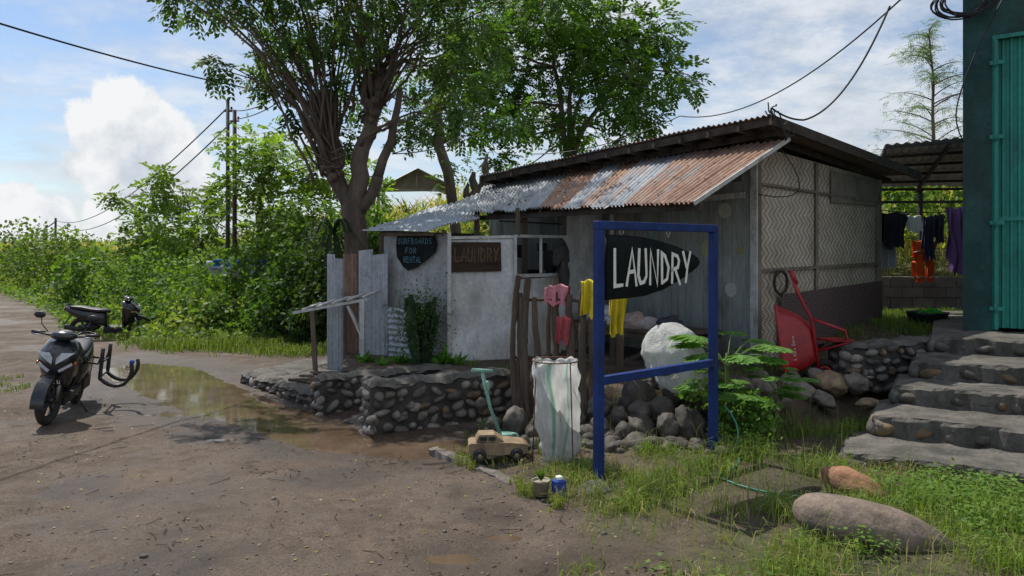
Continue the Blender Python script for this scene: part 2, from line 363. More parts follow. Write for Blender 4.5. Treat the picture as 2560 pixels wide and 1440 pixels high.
soil=np.maximum(sm((sv+.1+.25*fb2(X,Y,3,3,5))/.3),sm(sy/.1)); soil=np.maximum(soil,sm((sh+.5)/1))
g=MB(); g.grid(np.stack([X,Y,Z],-1),0,col=np.stack([wet,veg,soil],-1)); g.build('ground',M_ground)
g=MB(); pts=A(PUD); T=np.gradient(pts,axis=0); T/=np.linalg.norm(T,axis=1)[:,None]; Nn=np.stack([-T[:,1],T[:,0]],1)
a=pts-Nn*A(PW)[:,None]*1.5; b_=pts+Nn*A(PW)[:,None]*1.5
P=np.zeros((len(pts),2,3)); P[:,0,:2]=a; P[:,1,:2]=b_; P[:,:,2]=-.032
g.grid(P)
for (a,b,c,d) in POOLS:
    if -4.6<a<-3 and b>8.5: zl=-.034
    else: zl=float(gh(a,b))+.012
    an=np.linspace(0,2*math.pi,25)[:-1]; g.ngon([(a+c*1.2*math.cos(t_),b+d*1.3*math.sin(t_),zl+.001) for t_ in an])
g.build('puddle_water',M_water)
# ---------------- foliage helpers ----------------
def randdir(n): v=rng.normal(size=(n,3)); return v/np.linalg.norm(v,axis=1)[:,None]
def nrm(v): return v/(np.linalg.norm(v,axis=1)[:,None]+1e-9)
def leaves(mb,P,D,W,col,mat=0):
    n=len(P); V=np.stack([P,P+D*.45+W,P+D,P+D*.45-W],1).reshape(-1,3)
    F=np.arange(n*4).reshape(n,4); mb.add(V,F,mat,col=np.repeat(col,4,axis=0))
def fronds(mb,P,D,L,k,ll,lw,col,mat=0):
    n=len(P); D=nrm(D); up=np.tile([0,0,1.],(n,1)); S=nrm(np.cross(D,up)+.001)
    Nn=nrm(np.cross(S,D)+.5*randdir(n)); S=nrm(np.cross(D,Nn))
    for i in range(k):
        t=(i//2+1)/(k/2+.5); sd=1 if i%2 else -1
        B=P+D*(L*t)[:,None]; B[:,2]-=.25*L*t*t
        d=nrm(S*sd*.85+D*.6+randdir(n)*.25-A([0,0,.25])); w=nrm(np.cross(d,Nn+.3*randdir(n)))
        s=rng.uniform(.75,1.15,n)
        leaves(mb,B,d*(ll*s)[:,None],w*(lw*s)[:,None],col*rng.uniform(.8,1.2,(n,1)),mat)
def pal(n,base,var=.35,yel=.3):
    c=np.tile(A(base,float),(n,1))*rng.uniform(1-var,1+var,(n,1)); y=rng.random((n,1))*yel
    return c*(1-y)+c*A([1.7,1.25,.7])*y
def blob(mb,c,r,n,size,base,shell=.35,up=.4,asp=.42):
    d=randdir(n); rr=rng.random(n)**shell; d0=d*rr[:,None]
    lump=1+.9*fbm(d*2.2+rng.random()*50,3)
    P=A(c)+d0*A(r)*lump[:,None]
    D=nrm(d*.5+randdir(n)*.9+A([0,0,up*.3])); Nn=nrm(d*.6+A([0,0,up])+randdir(n)*.6); W=nrm(np.cross(D,Nn))
    s=size*rng.uniform(.5,1.25,n)
    leaves(mb,P,D*s[:,None],W*(s*asp)[:,None],pal(n,base)*(.65+.45*rr[:,None]))  # inner shade painted into leaf colour: darker towards the core of the clump
def curve(p0,p1,n=8,bend=(0,0,0),jit=0):
    p0,p1=A(p0,float),A(p1,float); t=np.linspace(0,1,n)[:,None]
    P=p0*(1-t)+p1*t+A(bend,float)*(4*t*(1-t))
    if jit: P[1:-1]+=rng.normal(size=(n-2,3))*jit
    return P
def px(u,v,Yd): return A([(u-1280)/1850*Yd,Yd,2+(625-v)/1850*Yd])   # surveyed bearing + measured distance -> world position
# main pollarded tree
t=MB(); TY=12.9
base=A([-2.85,TY,.0]); f1=px(882,520,TY); f2=px(905,370,TY); f3=px(955,170,TY); lh=px(830,415,TY)
t.tube(np.concatenate([curve(base,f1,7,(.12,0,0),.02),curve(f1,f2,5,(.03,0,0),.02)[1:],curve(f2,f3,6,(.04,0,0),.03)[1:]]),
       list(np.linspace(.24,.20,7))+list(np.linspace(.17,.14,4))+list(np.linspace(.13,.08,5)),12)
t.tube(curve(f1,lh,5,(-.05,0,0),.01),[.16,.15,.14,.15,.12],10)
r2=px(945,440,TY-.1); t.tube(curve(f1+A([.05,0,-.1]),r2,5,(.08,0,0)),[.13,.11,.10,.10,.10],10)
t.tube(curve(r2,px(1000,220,TY-.2),6,(.05,0,.0),.02),np.linspace(.09,.05,6),8)
for i in range(22):
    c=(lh if i%2 else (f2+f3)/2)+rng.normal(size=3)*A([.12,.12,.12])
    rock(t,c,A([.08,.08,.08])*rng.uniform(.6,1.2),seed=i,amp=.6,lo=True)
CL=[(480,10,45),(545,40,55),(610,110,55),(640,185,40),(690,40,80),(770,110,70),(850,30,90),(930,90,90),(1000,-20,110),(1080,50,80),(1165,70,60),(1225,130,55),(1140,170,50),(1045,230,50),(975,300,35),(800,210,50),(740,280,35),(720,170,45),(880,170,60),(1185,300,40),(1065,320,30),(700,-80,120),(850,-120,140),(1010,-160,150),(1150,-80,110),(560,-40,70),(830,330,25),(1160,240,45),(1200,30,60),(640,20,70),(760,-10,80),(900,240,30),(1010,120,60),(590,190,30),(450,-10,40)]
FP=[];FD=[];FC=[]
for (u,v,r) in CL:
    Yd=TY+rng.uniform(-1.6,1.8); c=px(u,v,TY); c[1]=Yd; r=r/1850*TY
    src=(lh if u<830 else (f3 if rng.random()<.5 else (f2+f3)/2)) if v<260 else (f2 if u>850 else lh)
    for q in range(2):
        tgt=c+rng.normal(size=3)*r*.5; s0=src+rng.normal(size=3)*.08
        bd=A([(tgt-s0)[0]*-.12,(tgt-s0)[1]*-.1,.25])
        P=curve(s0,tgt,9,bd,.03); L_=np.linalg.norm(tgt-s0)
        t.tube(P,np.linspace(.014+.0075*L_,.005,9),6)
        for w in range(5):
            p=P[rng.integers(4,9)]; e=p+nrm(rng.normal(size=(1,3)))[0]*r*rng.uniform(.5,1.1); t.tube(curve(p,e,4,(0,0,.05)),np.linspace(.009,.003,4),4,cap=False)
    n=int(22+r*r*135); d=randdir(n)*(rng.random(n)**.4)[:,None]
    P=c+d*A([r*1.15,r*1.3,r*.95])*(1+.9*fbm(d*2+c,2))[:,None]; FP.append(P); FD.append(nrm(d*.7+randdir(n)*.6+A([0,0,-.35]))); FC.append(pal(n,(.058,.115,.032),.4,.35)*rng.uniform(.75,1.2))
for i in range(44):
    src=(lh if i%2 else f2*.5+f3*.5)+rng.normal(size=3)*.13
    tgt=src+A([rng.uniform(-1.5,.6) if i%2 else rng.uniform(-.8,1.5),rng.uniform(-1,1),rng.uniform(1.6,3.6)])
    t.tube(curve(src,tgt,7,((tgt-src)[0]*.12,0,.0),.03),np.linspace(.028,.007,7),6)
for i in range(14):
    src=lh+rng.normal(size=3)*.1; tgt=src+A([rng.uniform(-.6,.5),rng.uniform(-.5,.3),rng.uniform(-.2,.5)]); t.tube(curve(src,tgt,4),[.03,.02,.015,.006],5)
P=np.concatenate(FP);D=np.concatenate(FD);C=np.concatenate(FC)
t2=MB(); fronds(t2,P,D,np.full(len(P),.32),10,.125,.03,C)
e=empty('pollarded_tree'); t.build('trunk_and_branches',M_bark,e); t2.build('foliage',M_leaf,e)
def broadtree(name,base,forkz,cl,Yd,ll,lw,col,rt=.16,dens=70,fl=.45,k=10,depth=2.5,bn=1,bt=.2):
    t=MB(); t2=MB(); base=A(base,float); fk=base+A([.1,0,forkz])
    t.tube(curve(base,fk,6,(.08,0,0),.02),np.linspace(rt,rt*.75,6),10); P_=[];D_=[];C_=[]
    limbs=[]
    for i in range(5):
        u,v,r=cl[(i*7+3)%len(cl)]; c=px(u,v,Yd); tg=fk*.35+c*.65; Pt=curve(fk,tg,8,(-(tg-fk)[0]*.1,0,.2),.04); t.tube(Pt,np.linspace(rt*.55,rt*.15,8),7); limbs.append(Pt)
    for (u,v,r) in cl:
        c=px(u,v,Yd); c[1]+=rng.uniform(-depth,depth); r=r/1850*Yd
        for q in range(bn):
            tg=c+rng.normal(size=3)*r*.45; al=np.concatenate([l[2:] for l in limbs]); s0=al[np.argmin(np.linalg.norm(al-tg,axis=1))]; L_=np.linalg.norm(tg-s0)
            Pt=curve(s0,tg,7,(0,0,L_*.08),.04); t.tube(Pt,np.linspace(rt*bt,.01,7),6)
            for w in range(4):
                p=Pt[rng.integers(3,7)]; t.tube(curve(p,p+randdir(1)[0]*r*.8,4),np.linspace(.014,.005,4),4,cap=False)
        n=int(20+r*r*dens); d=randdir(n)*(rng.random(n)**.38)[:,None]
        P_.append(c+d*A([r,r*1.2,r*.8])*(1+.9*fbm(d*2+c,2))[:,None]); D_.append(nrm(d+randdir(n)*.6+A([0,0,-.2]))); C_.append(pal(n,col,.35,.35)*rng.uniform(.75,1.25))
    P=np.concatenate(P_);D=np.concatenate(D_);C=np.concatenate(C_)
    fronds(t2,P,D,np.full(len(P),fl),k,ll,lw,C)
    e=empty(name); t.build('trunk_and_branches',M_bark,e); t2.build('foliage',M_leaf,e)
CL2=[(1180,60,80),(1250,0,90),(1350,30,100),(1450,-30,110),(1550,10,100),(1630,80,90),(1670,160,60),(1680,240,42),(1630,250,60),(1570,160,90),(1480,110,90),(1400,150,90),(1300,130,80),(1200,160,70),(1150,220,60),(1230,250,80),(1330,250,80),(1430,250,75),(1540,260,80),(1490,320,40),(1610,300,35),(1200,310,50),(1290,330,45),(1150,300,40),(1340,-100,130),(1520,-110,130),(1300,395,35),(1400,330,40),(1120,100,40),(1560,350,30),(1260,70,60),(1660,50,60),(1370,80,80),(1500,190,80),(1260,200,70),(1600,120,80),(1450,50,80),(1240,390,30)]
broadtree('broadleaf_tree',(1.55,22,2.2),2.2,CL2,22,.18,.045,(.072,.15,.03),.2,84,.45,10,2.2)
broadtree('thicket_tree',(-7.0,20.3,.2),1.6,[(640,370,60),(700,400,60),(760,420,60),(650,450,70),(820,440,50),(730,500,80),(640,540,70),(800,540,70),(700,600,80),(610,620,50),(650,330,35),(780,620,70),(880,420,40),(930,480,40)],20,.16,.045,(.14,.235,.036),.12,120,.4,8,1.2,1)
broadtree('thicket_tree',(-11.5,27,.8),1.2,[(450,480,45),(400,500,40),(480,540,55),(420,560,55),(520,490,40),(500,590,60),(555,560,55),(560,470,35),(440,445,25),(400,620,50),(530,640,50)],27,.2,.06,(.125,.21,.038),.1,56,.5,8,1.2,1)
broadtree('thicket_tree',(-14,28,.8),1.2,[(325,515,25),(355,560,32),(310,490,14),(390,590,38),(340,600,35),(360,640,40)],28,.2,.06,(.12,.20,.042),.07,52,.5,8,.8,1)
# feathery tree on the right
t=MB(); t2=MB(); b0=A([16.6,30,1.5]); top=A([16.9,30,11.0]); tr=curve(b0,top,14,(.3,0,0),.05); t.tube(tr,np.linspace(.13,.02,14),6)
P_=[];D_=[]
for i in range(40):
    f=.38+.62*(i/40); p=b0*(1-f)+top*f+A([.3*4*f*(1-f),0,0]); ang=rng.uniform(0,6.28); Ln=(1.05-f)*3.0+.5
    e_=p+A([math.cos(ang)*Ln,math.sin(ang)*Ln,.25*Ln]); c_=curve(p,e_,8,(0,0,.15)); t.tube(c_,np.linspace(.03,.006,8),4,cap=False)
    for q in c_[2:]:
        for w in range(4): P_.append(q+rng.normal(size=3)*.08); D_.append(randdir(1)[0]*A([1,1,.3]))
P_=A(P_);D_=A(D_); fronds(t2,P_,D_,np.full(len(P_),.5),12,.12,.014,pal(len(P_),(.09,.16,.06)))
e=empty('feathery_tree'); t.build('trunk_and_branches',M_bark,e); t2.build('foliage',M_leaf,e)
# lopped tree + stump
t=MB(); p0=px(1150,560,16.5); p0[2]=1; t.tube(np.concatenate([curve(p0,px(1120,430,16.5),4,(.05,0,0)),curve(px(1120,430,16.5),px(1090,260,16.5),6,(-.08,0,0),.03)[1:]]),[.14,.13,.12,.12,.12,.11,.11,.12,.12],9)
for (u,v) in ((1060,250),(1095,205),(1135,225),(1075,340),(1150,330)): t.tube(curve(px(1095,280+max(0,v-250),16.5),px(u,v,16.5),4),[.08,.07,.06,.05],7)
t2=MB(); P=A([px(1090,265,16.5)+rng.normal(size=3)*A([.35,.35,.22]) for i in range(150)]+[px(1130,420,16.5)+rng.normal(size=3)*A([.25,.2,.3]) for i in range(50)]); fronds(t2,P,randdir(len(P)),np.full(len(P),.25),8,.1,.025,pal(len(P),(.08,.14,.035)))
e=empty('lopped_tree'); t.build('trunk_and_branches',M_bark,e); t2.build('foliage',M_leaf,e)
t=MB()
for (u,v,w) in ((1185,430,.12),(1205,440,.1),(1218,385,.09),(1170,460,.09)):
    a_=px(u-5,520,16); b_=px(u,v,16); t.tube(curve(a_,b_,5,(0,0,0),.04),[w,w,w*.9,w*.7,w*.35],7)
t.build('broken_tree_stump',M_bark)
# shrubs on the bank
sb=MB(); cnt=0; tries=0
while cnt<620 and tries<30000:
    tries+=1
    y=15+rng.random()**1.25*62; x=rng.uniform(-.78,0)*y
    s=float(sdpoly(A([x]),A([y]),HILL)[0])
    if s<.2 or s>14+(y-15)*.3 or (x>-3.4 and y<18): continue
    z=float(gh(x,y,False)); k=1+(y-15)/30; r=(.35+.95*rng.random()**1.7)*(.5+.5*min(1,s/3))*(1+(y-15)/80)
    colr=[(.10,.18,.035),(.145,.25,.045),(.06,.125,.032),(.17,.23,.065),(.045,.09,.028)][rng.integers(5)]
    blob(sb,(x,y,z+r*.45),(r*1.15,r*1.15,r*.95),int(360/k**.8),.115*k**.75,colr,.25); cnt+=1
n=60000; y=14+rng.random(n)**1.4*55; x=rng.uniform(-.78,-.1,n)*y; s=sdpoly(x,y,HILL); k=(s>-.5+.8*fb2(x,y,.9,3,77))&(s<14); x,y=x[k],y[k]; n=len(x)
sc=.08*(1+(y-14)/22); D=nrm(randdir(n)+A([0,0,.4])); W=nrm(np.cross(D,A([0,0,1.])+.6*randdir(n)))
leaves(sb,np.stack([x,y,gh(x,y,False)+rng.random(n)*.35],1),D*sc[:,None],W*(sc*.4)[:,None],pal(n,(.115,.20,.042)))
sb.build('undergrowth',M_leaf)
sb=MB()
for (u,v,Yd,r,n,col) in ((850,640,16,.8,1100,(.045,.085,.022)),(760,700,16.5,.9,1300,(.05,.10,.025)),(700,760,17,.9,1100,(.07,.14,.03)),(820,760,15.5,.7,1000,(.045,.08,.022)),(900,560,15.5,.6,600,(.08,.16,.03)),(640,690,18,.9,900,(.08,.15,.03)),(930,620,14.5,.55,600,(.05,.10,.025)),(470,720,21,1.0,800,(.12,.21,.05)),(560,700,20,1.0,800,(.10,.18,.04)),(1010,620,15.5,.7,500,(.07,.13,.03)),(750,600,18,1.1,1200,(.10,.18,.035)),(1240,560,17.5,1,700,(.07,.14,.03)),(2230,480,18,1.0,900,(.08,.16,.03)),(2330,500,19,1.2,1000,(.12,.2,.04)),(2400,470,19,1.2,900,(.08,.16,.03)),(680,800,16,.5,600,(.06,.12,.03)),(540,790,17,.5,500,(.08,.15,.035)),(760,810,15.5,.4,500,(.05,.10,.03)),(390,700,24,1.1,800,(.11,.20,.045)),(300,720,26,1.1,800,(.13,.22,.05)),(220,700,30,1.3,800,(.10,.18,.04)),(450,780,19,.6,500,(.10,.18,.04)),(110,650,45,2.0,900,(.09,.15,.04)),(60,620,52,2.0,800,(.09,.15,.045)),(180,640,44,1.6,800,(.12,.19,.05))):
    blob(sb,px(u,v,Yd),(r,r,r),int(n*1.2),.13*(1 if Yd<30 else 2),col)
for i in range(26):
    p=px(835,585,12.7); a_=rng.uniform(0,6.28); e1=p+A([math.cos(a_)*.55,math.sin(a_)*.5,rng.uniform(-1.0,.1)])
    c_=curve(p,e1,6,(0,0,.25)); w=A([-math.sin(a_),math.cos(a_),0])*.025
    Pg=np.stack([c_-w,c_+w],1); sb.grid(Pg,0,col=np.tile(A([.025,.045,.02]),(12,1)))
sb.build('roadside_bushes',M_leaf)
# corn field
cf=MB(); n=15000; y=19+rng.random(n)**1.3*95; x=rng.uniform(-1,1,n)*y*.78
s=sdpoly(x,y,HILL); k=(s>np.where(x<-6,12,3.0))&((x<4)|(x>5)); x,y=x[k],y[k]; z=gh(x,y,False)-np.where(x<-20,.35,0); n=len(x)
base=np.stack([x,y,z],1); sc=1+(y-20)/50
for j in range(9):
    a_=rng.uniform(0,6.28,n); h=rng.uniform(.3,1.75,n)+ (0.1 if j<8 else .3); d=np.stack([np.cos(a_),np.sin(a_),rng.uniform(-.3,1.0,n)],1)
    P=base+np.stack([0*h,0*h,h],1); w=np.stack([-np.sin(a_),np.cos(a_),0*a_],1)*(.035*sc)[:,None]
    c=pal(n,(.20,.25,.075),.25,.6) if j%3 else pal(n,(.36,.32,.17),.2,.3)
    leaves(cf,P,d*(.6*sc)[:,None],w,c)
    if j==0: leaves(cf,base,np.tile([0,0,2.0],(n,1)),np.tile([.02,0,0],(n,1))*sc[:,None],pal(n,(.25,.24,.1)))
cf.build('corn_field',M_leaf)
# distant hill
g=MB(); xx=np.linspace(60,420,60); yy=np.linspace(130,380,40); X,Y=np.meshgrid(xx,yy,indexing='ij')
Z=44*sm((X-60)/170)*sm((Y-130)/70)+6*fb2(X,Y,.03,4,5)+1
g.grid(np.stack([X,Y,Z],-1)); g.build('distant_hill',pm('hill_forest',(.06,.10,.055),(.03,.055,.034),.15,.95,1,.6))
hb=MB()
for i in range(260):
    x=rng.uniform(70,200); y=rng.uniform(135,220); z=44*float(sm((x-60)/170)*sm((y-130)/70))+1
    blob(hb,(x,y,z+1.5),(4,4,3),45,1.6,(.055,.095,.04))
for i in range(46):
    x=rng.uniform(14,40); y=rng.uniform(30,60); z=float(gh(x,y,False)); blob(hb,(x,y,z+1),(2,2,1.8),160,.45,(.08,.15,.035))
for i in range(60):
    y=rng.uniform(75,110); x=rng.uniform(-.76,-.2)*y; z=float(gh(x,y,False)); r=rng.uniform(.8,1.6); blob(hb,(x,y,z+1.2),(r*1.6,r*1.6,r),90,.5,(.08,.14,.04))
hb.build('distant_trees',M_leaf)
# ---------------- grass ----------------
def blades(mb,x,y,h,w,col,lean=.6):
    n=len(x); z=gh(x,y); P=np.stack([x,y,z-.01],1); a_=rng.uniform(0,6.28,n); b_=rng.uniform(0,6.28,n)
    W=np.stack([np.cos(b_),np.sin(b_),0*b_],1)*w[:,None]; l=rng.random(n)*lean
    d=np.stack([np.cos(a_)*l,np.sin(a_)*l,0*l],1)
    m1=P+(d*.35+A([0,0,.6]))*h[:,None]; tp=P+(d*1.1+np.stack([0*l,0*l,.95-.5*l],1))*h[:,None]
    V=np.stack([P-W,P+W,m1+W*.8,m1-W*.8,tp],1).reshape(-1,3); i=np.arange(n)*5
    mb.v.append(V);mb.c.append(np.repeat(col,5,axis=0));mb.u.append(V)
    mb.g.append((np.stack([i,i+1,i+2,i+3],1)+mb.n,0,False)); mb.g.append((np.stack([i+3,i+2,i+4],1)+mb.n,0,False)); mb.n+=len(V)
STP=[(2.9,6.75),(4.3,5.7),(9,3),(9,9),(5,9)]
gm=MB(); n=300000; x=rng.uniform(-.8,6.5,n); y=3+rng.random(n)*6.0; s=sdpoly(x,y,VERGE)
den=fb2(x,y,1.1,4,11)+.5; den2=fb2(x,y,5,3,14)+.5
bare=np.exp(-(((x-2.75)/.5)**2+((y-7.4)/.5)**2))+.9*np.exp(-(((x-.75)/.5)**2+((y-5.0)/.5)**2))+.8*np.exp(-(((x-.6)/.5)**2+((y-7.0)/.6)**2))+.7*np.exp(-(((x-1.5)/.5)**2+((y-5.2)/.3)**2))
stairs=sdpoly(x,y,STP)
k=(s>.02)&(rng.random(n)<np.clip((den-.40)*3.6*np.clip((den2-.38)*5,.1,1.2),0.02,1)*np.clip(1-bare,0,1)*sm((s+.05)/.5))&(stairs<0)
x,y=x[k],y[k]; n=len(x); c=pal(n,(.14,.21,.055),.4,.6); dry=rng.random(n)<.22; c[dry]=pal(dry.sum(),(.36,.30,.17),.3,.1)
hgt=rng.uniform(.04,.20,n)*(.5+1.1*(fb2(x,y,1.7,3,12)+.5)); blades(gm,x,y,hgt,np.full(n,.003),c,1.1)
for (cx,cy,nn_,hh,rad) in ((1.15,5.9,260,.30,.28),(1.7,6.4,300,.32,.3),(2.2,6.9,260,.3,.25),(3.0,5.6,300,.3,.35),(3.4,5.2,300,.34,.35),(2.9,5.0,220,.26,.3),(1.9,4.7,200,.22,.3),(2.7,6.4,240,.28,.3),(3.9,5.0,300,.35,.4),(.65,6.5,160,.22,.15),(1.35,7.0,180,.25,.2),(3.6,7.8,220,.25,.3),(3.1,8.0,200,.22,.3),(3.3,4.2,300,.28,.4),(1.2,4.1,160,.2,.3),(2.3,4.0,200,.22,.35),(.9,5.6,120,.2,.12),(2.0,5.5,160,.26,.2),(1.6,4.4,140,.2,.15),(3.0,4.5,260,.3,.25),(2.55,5.45,200,.28,.15)):
    x=cx+rng.normal(size=nn_)*rad*.55; y=cy+rng.normal(size=nn_)*rad*.55; kk=sdpoly(x,y,STP)<0; x,y=x[kk],y[kk]; blades(gm,x,y,rng.uniform(.4,1,len(x))*hh,np.full(len(x),.0035),pal(len(x),(.15,.235,.055),.35,.5),1.2)
# wiry seed stems
n=260; x=rng.uniform(.8,4.5,n); y=rng.uniform(4,7.6,n); k=(sdpoly(x,y,STP)<0)&(sdpoly(x,y,VERGE)>.2); x,y=x[k],y[k]; blades(gm,x,y,rng.uniform(.3,.5,len(x)),np.full(len(x),.0018),pal(len(x),(.22,.25,.10),.3,.5),1.3)
n=30000; x=rng.uniform(-.6,6.5,n); y=rng.uniform(7.4,11.5,n); k=(rng.random(n)<np.clip((fb2(x,y,1.6,3,21)+.05)*3,0,1))&(sdpoly(x,y,[(3.2,9.9),(6,12.2),(2,14),(-1,10.4),(1.8,8.9)])<0)&(sdpoly(x,y,[(2.9,6.75),(4.3,5.7),(9,3),(12,9),(9,12),(5,9)])<0)
x,y=x[k],y[k]; n=len(x); blades(gm,x,y,rng.uniform(.05,.16,n),np.full(n,.004),pal(n,(.11,.19,.045),.3,.4),.8)
n=9000; x=rng.uniform(5.6,9,n); y=rng.uniform(10.8,13.8,n); blades(gm,x,y,rng.uniform(.05,.2,n),np.full(n,.006),pal(n,(.13,.21,.05),.3,.4),.8)
LP=[(-3.2,13.8),(-5,13.6),(-7.6,14.5),(-9,16.5),(-12.2,21),(-16,27),(-7,19),(-3,17)]
n=120000; x=rng.uniform(-16,-2.5,n); y=rng.uniform(12.8,27,n); s=sdpoly(x,y,LP); k=rng.random(n)<np.clip(s*.8-.05+fb2(x,y,1.5,3,6)*3.2,0,.9)*(s>-.9)
x,y=x[k],y[k]; n=len(x); blades(gm,x,y,rng.uniform(.08,.38,n)*(1+fb2(x,y,1,2,8)*2.4),np.full(n,.009),pal(n,(.14,.21,.06),.35,.6),.9)
n=2600; x=rng.uniform(-9.5,-5.8,n); y=rng.uniform(10.2,11.8,n); k=fb2(x,y,1.8,3,31)>.07; x,y=x[k]-1.2,y[k]; blades(gm,x,y,rng.uniform(.04,.12,len(x)),np.full(len(x),.006),pal(len(x),(.13,.19,.05)),.9)
n=3500; tt=rng.random(n); x=-.75+tt*1.25+rng.normal(size=n)*.05; y=7.42-tt*1.9+rng.normal(size=n)*.05; k=fb2(x,y,4,2,41)>.03; x,y=x[k],y[k]; blades(gm,x,y,rng.uniform(.04,.16,len(x)),np.full(len(x),.0035),pal(len(x),(.17,.22,.07),.3,.5),.9)
gm.build('grass',M_grass)
wd=MB()
for i in range(560):
    for tr in range(20):
        x=rng.uniform(.6,5.2); y=rng.uniform(4,8.6)
        if sdpoly(A([x]),A([y]),VERGE)[0]>.1 and sdpoly(A([x]),A([y]),STP)[0]<0 and fb2(x,y,.9,3,61)>0.04: break
    else: continue
    z=float(gh(x,y)); n=rng.integers(10,38); hh=rng.uniform(.03,.17)
    P=A([x,y,z+.01])+rng.normal(size=(n,3))*A([.06,.06,0])+np.stack([np.zeros(n),np.zeros(n),rng.random(n)*hh],1)
    D=nrm(randdir(n)*A([1,1,.3])); W=nrm(np.cross(D,A([0,0,1.])+.4*randdir(n))); sz=rng.uniform(.02,.05,n)
    leaves(wd,P,D*sz[:,None],W*(sz*.38)[:,None],pal(n,(.115,.22,.045),.3,.4))
wd.build('weeds',M_leaf)
lt=MB(); n=3600; x=rng.uniform(-8,4,n); y=3.6+rng.random(n)**1.3*9.4; z=gh(x,y)+.006
D=nrm(randdir(n)*A([1,1,.2])); W=nrm(np.cross(D,A([0,0,1.])+.5*randdir(n))); sz=rng.uniform(.01,.04,n)
k=(sdpoly(x,y,YARD)<-.1)&(sdpoly(x,y,STP)<-.05)
c=np.where(rng.random((n,1))<.15,pal(n,(.2,.26,.06)),np.where(rng.random((n,1))<.3,pal(n,(.30,.24,.15)),pal(n,(.08,.05,.03))))
leaves(lt,np.stack([x,y,z],1)[k],(D*sz[:,None])[k],(W*(sz*.3)[:,None])[k],c[k])
for i in range(230):
    x=rng.uniform(-6,.8); y=rng.uniform(4,11); z=float(gh(x,y)); a_=rng.uniform(0,6.28); l=rng.uniform(.04,.22)
    lt.tube([[x,y,z+.006],[x+math.cos(a_)*l*.5,y+math.sin(a_)*l*.5,z+.014],[x+math.cos(a_+.3)*l,y+math.sin(a_+.3)*l,z+.008]],.0026,4,0,col=A([.06,.042,.03]),cap=False)
for (x,y,nn_) in ((-2.2,6.6,9),(-1.0,7.0,12),(.1,6.0,10),(-4.2,4.6,9),(-2.5,5.3,8)):
    for i in range(nn_):
        a_=rng.uniform(0,6.28); xx,yy=x+rng.normal()*.2,y+rng.normal()*.09; l=rng.uniform(.03,.12); z=float(gh(xx,yy)); lt.tube([[xx,yy,z+.005],[xx+math.cos(a_)*l,yy+math.sin(a_)*l,z+.012]],.0025,4,0,col=A([.06,.042,.03]),cap=False)
# fallen leaves on the porch roof
def roofp(f,h): return (A([3.58,9.61,3.45])*(1-f)+A([-.60,14.9,3.27])*f)*(1-h)+(A([2.04,8.39,2.54])*(1-f)+A([-.62,11.72,2.58])*f)*h
n=420; P=A([roofp(rng.random()**.6,rng.random())+A([0,0,.03]) for i in range(n)]); D=nrm(randdir(n)*A([1,1,.2])); W=nrm(np.cross(D,A([0,0,1.])+.3*randdir(n))); sz=rng.uniform(.02,.07,n)
leaves(lt,P,D*sz[:,None],W*(sz*.35)[:,None],pal(n,(.07,.055,.03),.4,.3))
lt.build('leaf_litter',M_grass)
pb=MB()
for i in range(1500):
    x=rng.uniform(-6,5); y=3.8+rng.random()**1.4*6.5
    if rng.random()<.35: x=rng.uniform(-.5,3); y=rng.uniform(5,8.2)
    r=rng.uniform(.004,.013)*(1 if rng.random()<.96 else 2.0); z=float(gh(x,y)); rock(pb,(x,y,z+r*.2),(r,r*rng.uniform(.7,1.2),r*.6),(0,0,rng.uniform(0,3)),i,.4,col=A([1,.93,.86])*rng.uniform(.4,1.1),lo=True)
pb.build('pebbles',M_stone)
